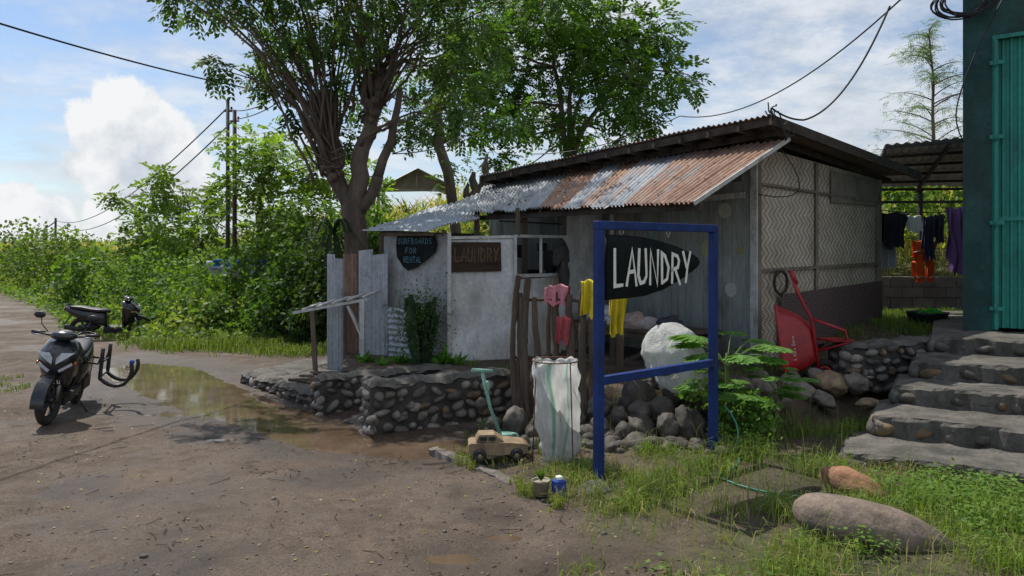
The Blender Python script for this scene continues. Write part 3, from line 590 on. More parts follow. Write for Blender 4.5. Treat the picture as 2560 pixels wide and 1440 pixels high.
# ---------------- stone walls ----------------
def stone_wall(name,p0,p1,z0,z1a,z1b,th,ends=(1,0),rs=.075):
    mb=MB(); p0=A(p0,float);p1=A(p1,float); d=p1-p0; L_=np.linalg.norm(d); d/=L_; nn=A([d[1],-d[0]])
    back=-nn*th
    P=[(*p0,z0),(*p1,z0),(*(p1+back),z0),(*(p0+back),z0),(*p0,z1a-.04),(*p1,z1b-.04),(*(p1+back),z1b-.04),(*(p0+back),z1a-.04)]
    mb.add(P,[(3,2,1,0),(4,5,6,7),(0,1,5,4),(1,2,6,5),(2,3,7,6),(3,0,4,7)],2)
    nx=int(L_/.06)+2; ny=max(5,int(th/.06)); Pg=np.zeros((nx,ny,3))
    for i in range(nx):
        for j in range(ny):
            edge=min(j,ny-1-j,i,nx-1-i)==0; wv=.03*math.sin(i*.55)+.02*math.sin(i*1.7+1)
            q=p0+d*(L_*i/(nx-1)*1.01)+nn*(.03-(th+.05)*j/(ny-1)+(wv if j<2 else 0)); 
            q=q+rng.normal(size=2)*(.010 if edge else 0)
            Pg[i,j]=(*q,z1a+(z1b-z1a)*i/(nx-1)-(.05 if edge else 0)+rng.normal()*.008+.012*math.sin(i*.8))
    mb.grid(Pg,1)
    def face(a,dd,LL,nv,za,zb):
        H=max(za,zb)-z0; rows=max(2,int(H/(rs*1.5))); 
        for r in range(rows):
            s=rng.uniform(0,.8)*rs
            while s<LL:
                w=rs*rng.uniform(.5,1.45); f=s/LL; top=za+(zb-za)*f-.08; z=z0+(r+.5)*(top-z0)/rows+rng.normal()*.028
                q=a+dd*(s+w)+nv*rng.uniform(-.012,.018); cc=A([1,.97,.93])*rng.uniform(.45,1.6)
                if rng.random()<.10: cc=cc*A([1.3,.98,.72])
                rock(mb,(*q,z),(w*.95,.055,(top-z0)/rows*.5*rng.uniform(.6,1.15)),(rng.normal()*.1,rng.normal()*.45,math.atan2(dd[1],dd[0])+rng.normal()*.12),int(rng.integers(999)),.45,0,cc,lo=True)
                s+=w*2*rng.uniform(.95,1.15)
    face(p0,d,L_,nn,z1a,z1b)
    if ends[0]: face(p0+back,nn,th,-d,z1a,z1a)
    if ends[1]: face(p1,-nn,th,d,z1b,z1b)
    return mb.build(name,[M_stone,M_conc,M_mortar])
stone_wall('cobble_retaining_wall',(-1.55,8.1),(0.05,8.9),-.08,.54,.56,.36)
stone_wall('cobble_retaining_wall',(-2.36,9.1),(-.72,10.0),-.08,.44,.46,.32)
stone_wall('cobble_retaining_wall',(4.0,8.85),(5.35,9.15),.3,.86,.92,.35,(1,0))
stone_wall('cobble_planter_wall',(-4.15,11.35),(-2.42,9.35),-.1,.15,.18,.5,(1,0),.06)
g=MB(); g.add([(-4.1,11.4,.10),(-2.5,9.5,.13),(-2.3,12.4,.15),(-3.6,12.8,.12)],[(0,1,2,3)]); 
P=np.zeros((8,5,3))
for i in range(8):
    for j in range(5):
        a_=A([-2.0,8.75])*(1-j/4)+A([-1.55,8.3])*j/4; b_=A([-.9,9.9])*(1-j/4)+A([-.75,8.95+.3])*j/4; q=a_*(1-i/7)+b_*i/7; P[i,j]=(*q,-.02+.36*(i/7)+rng.normal()*.006)
g.grid(P); g.build('concrete_ramp',M_conc)
g=MB(); nk=26; Pg=np.zeros((nk,5,3)); k0=A([-.78,7.38]);k1=A([.10,6.25]); kd=unit(k1-k0); kn=A([kd[1],-kd[0]])
for i in range(nk):
    for j,(o,z) in enumerate(((-.065,-.05),(-.055,.03),(0,.037),(.055,.03),(.065,-.05))):
        q=k0+(k1-k0)*i/(nk-1)+kn*(o+rng.normal()*.010); Pg[i,j]=(*q,z+rng.normal()*.006-.03*(i/(nk-1))**3)
g.grid(Pg,smooth=False); g.build('road_edge_kerb',pm('pale_concrete',(.24,.21,.18),(.11,.095,.08),6,.95,.9,25,grime=(.09,.075,.06),gscale=5,gth=.5))
# stairs
st=MB(); SL=[((3.0,6.73),.17),((3.56,7.32),.37),((4.06,7.85),.57),((4.5,8.28),.76),((5.1,9.0),.95)]
ed=unit([.86,-.5]); bk=unit([.5,.86]); LEN=4.2
for i,(p,z) in enumerate(SL):
    p=A(p); dep=.95 if i<4 else 4.5; z0=-.1
    nx=90; Pg=np.zeros((nx,14,3))
    for a in range(nx):
        for b in range(14):
            q=p+ed*LEN*a/(nx-1); zt=z-.025*max(0,1-a/4)
            if b<4: off=.018*math.sin(a*.7)+.01*math.sin(a*2.3+i); zz=z0+(zt-z0-.03)*b/3
            elif b==4: off=.022; zz=zt-.006
            else: off=.03+dep*((b-5)/8); zz=zt
            jt=.035*(vnoise(A([[a*.45,b*1.1,i*3.]]))[0]-.5)
            q=q+bk*(off+jt+(0.05*max(0,1-a/3) if b<6 else 0)); Pg[a,b]=(*q,zz+(.026*(vnoise(A([[a*.4,b*.9,i+9.]]))[0]-.5)))
    st.grid(Pg,1,smooth=False)
    q0=p+bk*.03; q1=p+bk*dep
    st.add([(*q0,z0),(*q1,z0),(*q1,z-.03),(*q0,z-.03)],[(0,1,2,3)],1)
    zb=SL[i-1][1] if i else 0; s=0
    while s<LEN:
        w=rng.uniform(.05,.19); q=p+ed*(s+w)+bk*(.045); hgt=(z-zb)
        rock(st,(*q,zb+hgt*.34),(w*1.0,.065,hgt*rng.uniform(.26,.38)),(0,rng.normal()*.25,math.atan2(ed[1],ed[0])),int(rng.integers(999)),.5,0,A([1,.93,.85])*rng.uniform(.4,.95)*(A([1.3,1,.6]) if rng.random()<.15 else 1),lo=True); s+=w*2.3
    s=0
    while s<.8:
        w=rng.uniform(.06,.1); q=p+bk*(s+w); rock(st,(*q,zb+.06),(w,.06,.09),(0,0,math.atan2(bk[1],bk[0])),int(rng.integers(999)),.4,0,A([1,1,.95])*rng.uniform(.4,.9),lo=True); s+=w*2
st.build('stone_stairs',[M_stone,M_conc])
g=MB(); V=ICOV.copy(); d=1+.36*fbm(V*1.0+3.7,5,4); V=V*d[:,None]*A([.50,.2,.17]); V[:,2]*=1-.35*(V[:,0]/.5); V[:,1]*=1-.2*(V[:,0]/.5)
V=V@rotm(.1,.13,-.30).T+A([2.42,4.95,.13]); g.add(V,ICOF,0,col=A([1.0,1.0,1.02]),smooth=True); g.build('large_boulder',M_boulder)
g=MB(); rock(g,(2.70,5.85,.12),(.26,.17,.13),(0,.3,-.5),5,.3,0,A([1.5,1.0,.7])); g.build('orange_boulder',M_boulder)
g=MB()
RK=[(1590,990,8.1,.22,.26,.4),(1650,1030,7.9,.18,.14,.6),(1610,1075,7.7,.22,.12,.45),(1720,1070,7.6,.16,.2,.4),(1585,1125,7.4,.18,.12,.55),(1500,1020,8.0,.13,.12,.7),(1470,1085,7.6,.12,.1,.5),(1550,1040,7.8,.1,.1,.6),(1690,1120,7.3,.15,.1,.4),(1290,1060,7.9,.14,.17,.6),(1335,1080,7.7,.09,.14,.5),(1235,1060,8.1,.1,.09,.6),(1205,1010,8.3,.08,.08,.6),(1760,1010,8.1,.14,.12,.5),(1230,1110,7.6,.09,.06,.4),
(1640,1125,7.2,.14,.12,.4),(1560,1085,7.5,.13,.11,.45),(1500,1070,7.6,.11,.1,.5),(1670,1065,7.5,.13,.12,.5),(1530,1140,7.2,.12,.09,.45),(1470,1130,7.3,.09,.08,.5),(1740,1060,7.8,.12,.14,.45),(1440,1110,7.4,.08,.08,.5),(1600,1030,7.8,.12,.12,.5),(1680,980,8.2,.12,.12,.5),(1270,1100,7.6,.08,.08,.5),(1310,1110,7.5,.08,.08,.5),
(1910,990,8.5,.16,.13,.9),(1975,960,8.8,.13,.11,1.0),(2010,985,8.6,.15,.1,1.1),(2080,960,8.7,.2,.13,.9),(2040,940,8.95,.12,.08,1),(2140,950,8.7,.14,.12,1.1),(1940,1010,8.3,.16,.1,.9),(1900,950,8.9,.12,.09,.8),(2125,905,9,.1,.08,1.3),(2170,1010,8.2,.15,.06,1.1),(1700,990,8.3,.1,.1,.5),(1400,1100,7.6,.09,.1,.6),(1440,1050,7.8,.1,.12,.6),(1520,1100,7.5,.11,.08,.5),(1640,950,8.4,.12,.1,.5),(1740,1130,7.2,.1,.07,.4),(1360,1040,8,.1,.1,.5),(2200,1060,7.4,.12,.12,1.0),(2310,980,8.0,.1,.1,1),(1860,1000,8.5,.12,.1,.8),(2060,1000,8.4,.12,.08,.9)]
for i,(u,v,Yd,w,h,c) in enumerate(RK):
    p=px(u,v,Yd); cc=A([1,.92,.85])*c
    if u>1850: cc=cc*1.15
    if u>1960 and i%3==0: cc=A([1.7,1.3,.85])*c
    gz=float(gh(p[0],p[1],False)); 
    rock(g,(p[0],p[1],max(min(p[2],gz+.3),gz)),(w,w*.85,h),(rng.normal()*.2,rng.normal()*.3,rng.uniform(0,3)),i+20,.5,0,cc)
for i in range(150):
    x=rng.uniform(-.3,2.3); y=8.35-.15*x+rng.uniform(-1.15,.1); z=float(gh(x,y,False)); r=rng.uniform(.03,.095)
    rock(g,(x,y,z+r*.3),(r,r*.9,r*.75),(0,0,rng.uniform(0,3)),i,.4,0,A([1,.93,.88])*rng.uniform(.35,.75),lo=True)
g.build('rock_pile',M_stone)
# ---------------- shack ----------------
SH=empty('bamboo_shack')
A0=A([3.27,10.0]); dd=A([.785,.62]); nn=A([.62,-.785]); B0=A0+dd*3.5; FZ=.46
def corr(mb,p00,p10,p11,p01,waves,amp,rust,mat=0,nv=14,seg=8,wob=.0,bright=1):
    p00,p10,p11,p01=[A(p,float) for p in (p00,p10,p11,p01)]; nu=int(waves*seg)+1
    u=np.linspace(0,1,nu)[:,None,None]; v=np.linspace(0,1,nv)[None,:,None]
    P=(p00*(1-u)+p10*u)*(1-v)+(p01*(1-u)+p11*u)*v
    n_=unit(np.cross(p10-p00,p01-p00)); 
    if n_[2]<0 or (abs(n_[2])<.05 and n_[1]>0): n_=-n_
    k=len(rust); idx=np.minimum((u*k).astype(int),k-1)[...,0]; idx=np.broadcast_to(idx,(nu,nv))
    ph=np.sin(u*waves*2*math.pi)*amp; step=(idx%2)[...,None]*.012
    w=wob*fbm(np.stack([np.broadcast_to(u[...,0]*4,(nu,nv)),np.broadcast_to(v[...,0]*2,(nu,nv)),np.ones((nu,nv))],-1),2)[...,None]
    jit=rng.normal(size=k)*.035; 
    P=P+n_*(ph+step+w); sd=unit(p01-p00); P[:,-1]+=sd*jit[idx[:,-1]][:,None]
    R=A(rust)[idx]; Lu=np.linalg.norm(p10-p00); Lv=np.linalg.norm(p01-p00)
    uv=np.stack([np.broadcast_to(u[...,0]*Lu,(nu,nv))+idx*3.3,np.broadcast_to(v[...,0]*Lv,(nu,nv)),idx*1.7],-1)
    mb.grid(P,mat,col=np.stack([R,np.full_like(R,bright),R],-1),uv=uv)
rf=MB()
R1=(3.58,9.61,3.45);R2=(2.04,8.39,2.54);R3=(-.62,11.72,2.58);R4=(-.60,14.9,3.27)
corr(rf,R1,R4,R3,R2,66,.017,[.85,.75,.68,.62,.22,.35,.66,.2,.6,.62,.1,.15,.05,.25,.1,.1],wob=.05)
K1=(-2.32,11.5,2.30);K2=(-1.15,9.95,2.26);K3=(-.5,11.45,2.50);K4=(-.6,14.2,3.08)
corr(rf,K2,K3,K4,K1,20,.014,[.1,.2,.1],wob=.06)
rf.build('porch_roof',M_corr,SH)
P1=(3.27,9.36,3.72);Q1=(6.64,12.03,3.27);P2=(-.62,14.28,3.44);Q2=(2.75,16.95,3.06)
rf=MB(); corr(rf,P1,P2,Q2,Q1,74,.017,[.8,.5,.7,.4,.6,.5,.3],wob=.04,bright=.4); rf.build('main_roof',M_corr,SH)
tm=MB()
P1a,P2a,Q1a,Q2a=map(A,(P1,P2,Q1,Q2)); dz=A([0,0,-.07])
tm.beam(P1a+dz,Q1a+dz,.04,.13); tm.beam(P2a+dz,Q2a+dz,.04,.12)
tm.beam(P1a+A([.05,.04,-.075]),P2a+A([.05,.04,-.075]),.04,.10)
i3=A([*(dd*.42),0])
tm.beam(P1a+i3+A([0,0,-.16]),P2a+i3+A([0,0,-.16]),.05,.09)
for i in range(1,13):
    f=i/13; a_=P1a*(1-f)+P2a*f+A([0,0,-.10]); b_=Q1a*(1-f)+Q2a*f+A([0,0,-.10]); tm.beam(a_,b_,.045,.08)
R1a,R2a,R3a,R4a=map(A,(R1,R2,R3,R4))
for i in range(0,9):
    f=.04+i/8.5; a_=R1a*(1-f)+R4a*f; b_=R2a*(1-f)+R3a*f; tm.beam(a_+A([0,0,-.06]),b_+A([0,0,-.06])+(a_-b_)*.06,.04,.06)
for h in (.08,.5): tm.beam(R2a*(1-h)+R1a*h+A([0,0,-.12]),R3a*(1-h)+R4a*h+A([0,0,-.12]),.05,.07)
tm.build('roof_timbers',M_dark,SH)
tm=MB(); tm.beam(R1a+A([.02,-.02,-.01]),R2a+A([.02,-.02,-.01]),.02,.05); tm.build('white_fascia',M_whitewood,SH)
def wallquad(mb,a,b,z0,za,zb,th,mat,off=0):
    a=A(a,float);b=A(b,float); d=unit(b-a); n2=A([d[1],-d[0]]); L_=np.linalg.norm(b-a)
    a=a+n2*off;b=b+n2*off; 
    P=[(*a,z0),(*b,z0),(*b,zb),(*a,za)]; Q=[(*(a-n2*th),z0),(*(b-n2*th),z0),(*(b-n2*th),zb),(*(a-n2*th),za)]
    uv=[(0,z0),(L_,z0),(L_,zb),(0,za)]; V=P+Q
    mb.add(V,[(0,1,2,3),(7,6,5,4),(0,4,5,1),(1,5,6,2),(2,6,7,3),(3,7,4,0)],mat,uv=A(uv+uv))
zA,zB=3.42,3.16
w=MB(); wallquad(w,A0,B0,FZ-.1,zA,zB,.04,0); w.build('woven_side_wall',M_weave,SH)
w=MB()
def onside(f,z,o=.03): q=A0+dd*3.5*f+nn*o; return (*q,z)
for f,wd_ in ((0.012,.09),(.44,.04),(.985,.09)): w.beam(onside(f,FZ-.1),onside(f,zA+(zB-zA)*f-.02),wd_,.05)
w.beam(onside(.03,1.72),onside(.97,1.78),.05,.04); w.beam(onside(.03,2.9),onside(.97,2.78),.05,.035)
w.build('side_wall_frame',pm('pale_timber',(.26,.215,.17),(.12,.095,.075),5,.85,.5,stretch=(1,1,.3)),SH)
w=MB(); wallquad(w,A0+dd*1.95,A0+dd*3.4,2.72,3.2,3.12,.02,0,.045); w.build('grey_patch_panel',pm('grey_cement',(.28,.24,.195),(.17,.145,.12),3,.9,.2),SH)
w=MB(); wallquad(w,A0+dd*.5,A0+dd*3.42,.62,1.38,1.5,.02,0,.11); w.build('patterned_panel',M_pattern,SH)
w=MB(); pos=lambda L_,o=0: A0-nn*L_-dd*o
L_=0.05
while L_<6.0:
    wd_=rng.uniform(.13,.17); q0=pos(L_,rng.uniform(.0,.012)); q1=pos(min(6.0,L_+wd_-.006),rng.uniform(.0,.012))
    w.add([(*q0,FZ),(*q1,FZ),(*q1,3.3),(*q0,3.3),(*(q0+dd*.03),FZ),(*(q1+dd*.03),FZ),(*(q1+dd*.03),3.3),(*(q0+dd*.03),3.3)],[(0,3,2,1),(4,5,6,7),(0,1,5,4),(3,7,6,2),(0,4,7,3),(1,2,6,5)],0); L_+=wd_
w.build('plank_front_wall',M_plank,SH)
w=MB()
for a,b in ((pos(6),B0-nn*6),(B0-nn*6,B0)): wallquad(w,a+dd*.04,b,FZ-.1,3.2,3.02,.04,0)
w.build('rear_walls',M_plank,SH)
w=MB()
for (L_,z,r,c) in ((.45,2.55,.11,(.8,.8,.7)),(.75,2.02,.11,(.7,.68,.4)),(.35,1.45,.10,(.85,.85,.8)),(1.15,2.5,.1,(.5,.62,.62)),(1.3,1.75,.11,(.55,.65,.6)),(1.9,1.45,.12,(.85,.85,.8)),(1.75,2.3,.1,(.45,.6,.65)),(2.4,1.9,.1,(.7,.7,.5)),(.2,2.0,.05,(.6,.55,.25)),(2.5,1.4,.1,(.7,.7,.7))):
    q=pos(L_,.02); an=np.linspace(0,2*math.pi,21)[:-1]; P=[(*(q-nn*r*math.cos(t_)),z+r*math.sin(t_)) for t_ in an]; w.ngon(P,col=A(c)*.75)
w.build('painted_dots',M_cloth,SH)
w=MB(); q=pos(-.02,.03); w.beam((*q,FZ),(*q,3.35),.10,.03,up=(*dd,0)); 
w.beam((*pos(2.6,.05),FZ),(*pos(2.6,.05),3.1),.07,.04); w.beam((*pos(.1,.06),2.75),(*pos(2.6,.06),2.68),.02,.08)
w.build('white_corner_trim',M_whitewood,SH)
w=MB()
for L_,o,z in ((1.05,1.5,2.75),(3.0,1.55,2.7)): q=pos(L_,o); w.beam((*q,.3),(*q,z),.09,.09)
q0=pos(-.3,1.52);q1=pos(4.0,1.5); w.beam((*q0,2.56),(*q1,2.58),.06,.09)
w.build('porch_posts',M_wood,SH)
C0=A([-1.98,11.25]);C1=A([-.87,10.3]);C2=A([.05,10.55]);C3=A([.8,11.25]);C4=A([1.5,12.2])
w=MB(); wallquad(w,C1,C2,.42,2.14,2.16,.025,0); wallquad(w,C2,C3,.42,1.58,1.6,.025,0); wallquad(w,C3,C4,.42,2.9,2.95,.025,0); w.build('white_panel_wall',M_white,SH)
w=MB(); wallquad(w,C0,C1,.38,2.24,2.22,.025,0); wallquad(w,A([-.7,13.8]),C0,.3,2.3,2.3,.025,0); w.build('grey_panel_wall',M_greyp,SH)
w=MB()
w.beam((*(C1+A([0,-.03])),.4),(*(C1+A([0,-.03])),2.24),.05,.03); w.beam((*(C2+A([0,-.03])),.4),(*(C2+A([0,-.03])),2.2),.04,.04)
w.beam((*C2,1.63),(*C3,1.63),.05,.05); w.beam((*C2,2.2),(*C3,2.2),.05,.04)
q=(C2+C3)/2
w.beam((*C3,1.66),(*C3,2.18),.05,.05); w.beam((*q,1.66),(*q,2.18),.04,.03)
w.beam((*C1,2.17),(*C2,2.19),.04,.04)
w.build('window_frame',M_whitewood,SH)
w=MB(); w.beam((*C0,.3),(*C0,2.32),.07,.07); w.beam((-.55,11.6,.4),(-.55,11.6,2.55),.08,.08); w.beam((-.95,10.4,2.2),(-.95,10.4,2.28),.06,.06)
w.beam((*C0,2.24),(-1.1,10.2,2.22),.05,.05); w.beam((*(C2+A([.03,.03])),2.2),(*(C2+A([.03,.03])),2.6),.06,.06); w.beam((*C3,2.22),(*C3,2.6),.06,.06); w.build('enclosure_posts',M_wood,SH)
w=MB(); Pf=[(*C1,.45),(*C2,.45),(*C3,.45),(*pos(-.1,1.3),.45),(*A0,.45),(*pos(6),.45),(-.7,13.8,.45),(*C0,.45)]; w.ngon(Pf,.05,(0,0,-1)); w.build('floor_slab',M_conc,SH)
w=MB()
for i in range(26):
    x,y=rng.uniform(-.6,.9),rng.uniform(11.7,12.9); w.box((x,y,rng.uniform(.6,2.3)),(rng.uniform(.1,.3),rng.uniform(.1,.2),rng.uniform(.1,.4)),0,rng.uniform(0,3))
w.box((.3,11.7,.95),(.9,.5,.05)); w.tube([(-.2,11.5,2.45),(1.2,12.0,2.4)],.012,5)
rock(w,(.72,11.0,1.95),(.13,.1,.2),(0,0,0),3,.5); rock(w,(.78,10.98,1.6),(.08,.08,.25),(0,0,0),5,.5)
w.build('stored_clutter',M_int,SH)
w=MB(); bc=pos(1.5,.75)
ex=A([*(-nn),0]);ey=A([*dd,0]); c0=A([*bc,.9])
for i in range(12): 
    o=ey*(-.45+i*.08); w.beam(c0-ex*1.2+o,c0+ex*1.2+o,.07,.03)
for a_ in (-1.1,0,1.1):
    for b_ in (-.42,.42): q=c0+ex*a_+ey*b_; w.beam((q[0],q[1],.4),(q[0],q[1],.885),.07,.07)
for b_ in (-.44,.44): w.beam(c0-ex*1.2+ey*b_+A([0,0,-.06]),c0+ex*1.2+ey*b_+A([0,0,-.06]),.04,.08)
w.beam(c0-ex*1.1-ey*.46+A([0,0,-.08]),c0-ex*.3-ey*.46+A([0,0,-.42]),.03,.06)
w.beam(c0-ex*1.2-ey*.48+A([0,0,-.44]),c0+ex*1.2-ey*.48+A([0,0,-.44]),.03,.06)
w.build('bench_platform',M_wood)
w=MB()
for i,(a_,b_,s,c) in enumerate(((.4,-.1,.26,(.8,.8,.8)),(.1,-.2,.2,(.75,.75,.77)),(-.25,-.25,.22,(.6,.45,.4)),(-.5,-.2,.17,(.65,.6,.55)),(-.85,-.2,.2,(.08,.08,.1)),(.75,-.1,.2,(.5,.52,.55)))):
    q=c0+ex*a_+ey*b_; rock(w,q+A([0,0,s*.45]),(s,s*.8,s*.6),(0,0,i),i,.5,0,c,freq=2)
w.build('laundry_bundles',M_cloth)
w=MB()
corr(w,(-2.86,11.45,.15),(-2.56,11.3,.15),(-2.56,11.3,1.92),(-2.86,11.45,1.93),5,.014,[.15,.3],nv=8)
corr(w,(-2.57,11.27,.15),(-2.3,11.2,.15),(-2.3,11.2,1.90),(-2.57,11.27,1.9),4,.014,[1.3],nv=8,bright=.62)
corr(w,(-2.30,11.1,.15),(-1.84,10.98,.15),(-1.84,10.98,1.98),(-2.30,11.1,1.93),6,.014,[.15,.0],nv=8)
corr(w,(-1.82,10.9,.42),(-1.82,10.9,1.17),(-1.36,10.55,1.17),(-1.82+.46,10.55,.42),9,.012,[.1,.05],nv=8)
w.build('corrugated_zinc_fence',M_corr)
w=MB()
w.beam((-2.85,10.75,.12),(-2.9,10.75,1.12),.06,.06,1); w.beam((-2.12,10.5,.15),(-2.12,10.5,1.3),.06,.06,0); w.beam((-2.5,11.1,.1),(-2.5,11.1,1.25),.05,.05,1)
w.beam((-3.2,10.85,1.08),(-2.05,10.5,1.3),.05,.04,0); w.beam((-3.05,11.2,1.15),(-2.05,11.05,1.36),.05,.04,0)
for i in range(5): 
    f=i/4; p=A([-3.05,10.78,1.13])*(1-f)+A([-2.1,10.45,1.34])*f; w.beam(p,p+A([.12,.55,.06]),.05,.02,0)
w.beam((-2.12,10.5,.75),(-2.35,10.6,1.2),.04,.03,0)
for i in range(3): w.beam((-3.1+i*.1,10.3+i*.2,.2+i*.02),(-2.4+i*.1,10.1+i*.15,.22),.06,.03,1)
w.build('slatted_rack_stand',[M_whitewood,M_wood])
w=MB()
for i in range(24):
    a_=rng.uniform(0,6.28); r=rng.uniform(0,.16); x,y=-1.25+math.cos(a_)*r,10.15+math.sin(a_)*r*.7; h=rng.uniform(.55,.98)
    P=curve((x*.6-1.25*.4,y,.43),(x+math.cos(a_)*.12,y+math.sin(a_)*.1,.43+h),9,(0,0,0),.008); k=10
    rings=[]
    for j,p in enumerate(P):
        an=np.arange(k)*2*math.pi/k; rr=(.036 if j<8 else .02)*(1+.35*(np.arange(k)%2))*(1+.2*math.sin(j*2.5)); rings.append(np.stack([p[0]+rr*np.cos(an),p[1]+rr*np.sin(an),np.full(k,p[2])],1))
    w.loft(rings,0,smooth=False,col=A([.035,.075,.028])*rng.uniform(.6,1.3))
n=2200; P=A([-1.25,10.15,.97])+rng.normal(size=(n,3))*A([.17,.1,.25]); D=randdir(n); W=nrm(np.cross(D,randdir(n))); leaves(w,P,D*.04,W*.012,pal(n,(.06,.12,.035),.5))
w.build('cactus',M_leaf)
w=MB()
for (x,y,s,n) in ((-.95,10.15,.28,40),(-1.55,10.2,.2,24),(-.75,10.1,.2,18),(-2.05,10.3,.18,20),(-1.75,10.0,.15,16)):
    D=nrm(randdir(n)*A([1,1,.6])+A([0,0,.7])); W=nrm(np.cross(D,randdir(n))); leaves(w,np.tile(A([x,y,.43]),(n,1)),D*s*rng.uniform(.6,1.2,(n,1)),W*.035,pal(n,(.08,.2,.035)))
w.build('garden_plant',M_leaf)
# ---------------- picket fence ----------------
w=MB(); F0=A([.02,8.62]);F1=A([1.02,8.25])
for i,f in enumerate((0,.05,.11,.19,.30,.37,.44,.52,.60,.70,.78,.86,.97)):
    q=F0*(1-f)+F1*f+rng.normal(size=2)*.02; h=rng.uniform(1.42,1.74); tl=rng.normal()*.035
    P=curve((q[0],q[1],.1),(q[0]+tl,q[1]+rng.normal()*.02,h),9,(rng.normal()*.02,0,0),.009); r=rng.uniform(.026,.05); w.tube(P,[r*rng.uniform(.7,1.15) for _ in P],7,smooth=False)
for z in (.75,1.42): w.tube([(*F0,z),(*((F0+F1)/2+A([0,-.03])),z+.02),(*F1,z)],.022,6)
w.build('rustic_picket_fence',M_wood)
def drape(mb,cx,cy,z,wd,l1,l2,ang,col,fold=.02,n=22):
    ex=A([math.cos(ang),math.sin(ang),0]); ey=A([-math.sin(ang),math.cos(ang),0]); m=24; P=np.zeros((n,m,3)); sd=rng.random()*9
    hem=rng.normal(size=n)*.012; hem=np.convolve(hem,[.3,.4,.3],'same')*2
    for i in range(n):
        for j in range(m):
            s=(j/(m-1))*(l1+l2)-l1; u=i/(n-1)-.5
            if abs(s)<.04: zz=0; oy=s
            else: zz=-(abs(s)-.04)*(1+hem[i]*3); oy=.04*np.sign(s)
            wv=fold*(math.sin(u*16+sd+s*2)+.5*math.sin(u*31+sd*2-s*4))*(min(1,abs(s)*6)+.2); sq=1-.18*min(1,abs(s))+.06*math.sin(s*9+sd)
            P[i,j]=A([cx,cy,z])+ex*(u*wd*sq+.02*math.sin(s*6+sd))+ey*(oy+wv)+A([0,0,zz+.014*math.sin(u*9+sd)])
    mb.grid(P,0,col=np.tile(A(col,float),(n*m,1)))
w=MB(); drape(w,.52,8.42,1.56,.27,.22,.2,-.35,(.85,.32,.38)); drape(w,.52,8.42,1.60,.23,.14,.15,-.35,(.8,.35,.4)); w.build('pink_towel',M_cloth)
w=MB(); drape(w,.58,8.36,1.25,.17,.34,.3,-.35,(.55,.12,.14)); w.build('red_cloth',M_cloth)
w=MB(); drape(w,.86,8.28,1.66,.2,.42,.3,-.35,(.9,.72,.05),.03); w.build('yellow_shirt',M_cloth)
w=MB(); drape(w,1.18,8.3,1.52,.2,.5,.3,.2,(.85,.68,.05),.03); w.build('yellow_shirt',M_cloth)
# ---------------- stroke lettering ----------------
GL={'L':[[(0,1),(.03,0),(.6,.03)]],'A':[[(0,0),(.38,1),(.72,0)],[(.14,.36),(.6,.38)]],'U':[[(0,1),(.02,.22),(.2,.0),(.45,.02),(.6,.25),(.62,1)]],'N':[[(0,0),(.03,1),(.6,0),(.63,1)]],'D':[[(0,0),(.02,1),(.4,.88),(.62,.5),(.42,.1),(0,0)]],'R':[[(0,0),(.02,1),(.45,.93),(.55,.72),(.4,.5),(.04,.46)],[(.2,.46),(.62,0)]],'Y':[[(0,1),(.32,.5)],[(.68,1),(.32,.5),(.26,0)]],
'S':[[(.6,.88),(.35,1),(.08,.85),(.1,.6),(.5,.42),(.6,.18),(.35,0),(.02,.12)]],'F':[[(0,0),(0,1),(.58,1)],[(0,.52),(.45,.52)]],'B':[[(0,0),(0,1),(.42,.92),(.45,.6),(.05,.52),(.52,.42),(.52,.1),(0,0)]],'O':[[(.3,1),(.02,.7),(.02,.3),(.3,0),(.58,.3),(.58,.7),(.3,1)]],'E':[[(.58,1),(0,1),(0,0),(.6,0)],[(0,.52),(.45,.52)]],'T':[[(0,1),(.7,1)],[(.35,1),(.33,0)]],
'K':[[(0,0),(.05,1)],[(.6,1),(.05,.45),(.6,0)]],'a':[[(.45,.55),(.1,.5),(.05,.1),(.4,.1),(.48,.55),(.5,0)]],'t':[[(.2,.9),(.18,.1),(.4,0)],[(0,.6),(.42,.6)]],'u':[[(0,.55),(.05,.08),(.4,.08),(.45,.55),(.47,0)]],'m':[[(0,0),(.02,.55),(.25,.5),(.27,0)],[(.27,.45),(.5,.5),(.52,0)]],'e':[[(.05,.3),(.45,.35),(.3,.55),(.05,.35),(.15,.02),(.45,.08)]],'x':[[(0,.55),(.45,0)],[(.45,.55),(0,0)]],'i':[[(.1,.55),(.1,0)]],'r':[[(.05,.55),(.05,0)],[(.05,.35),(.3,.52)]],'s':[[(.4,.5),(.1,.5),(.1,.32),(.38,.25),(.35,.03),(.03,.05)]],'5':[[(.5,1),(.1,1),(.08,.6),(.45,.55),(.5,.2),(.3,0),(.02,.1)]],' ':[]}
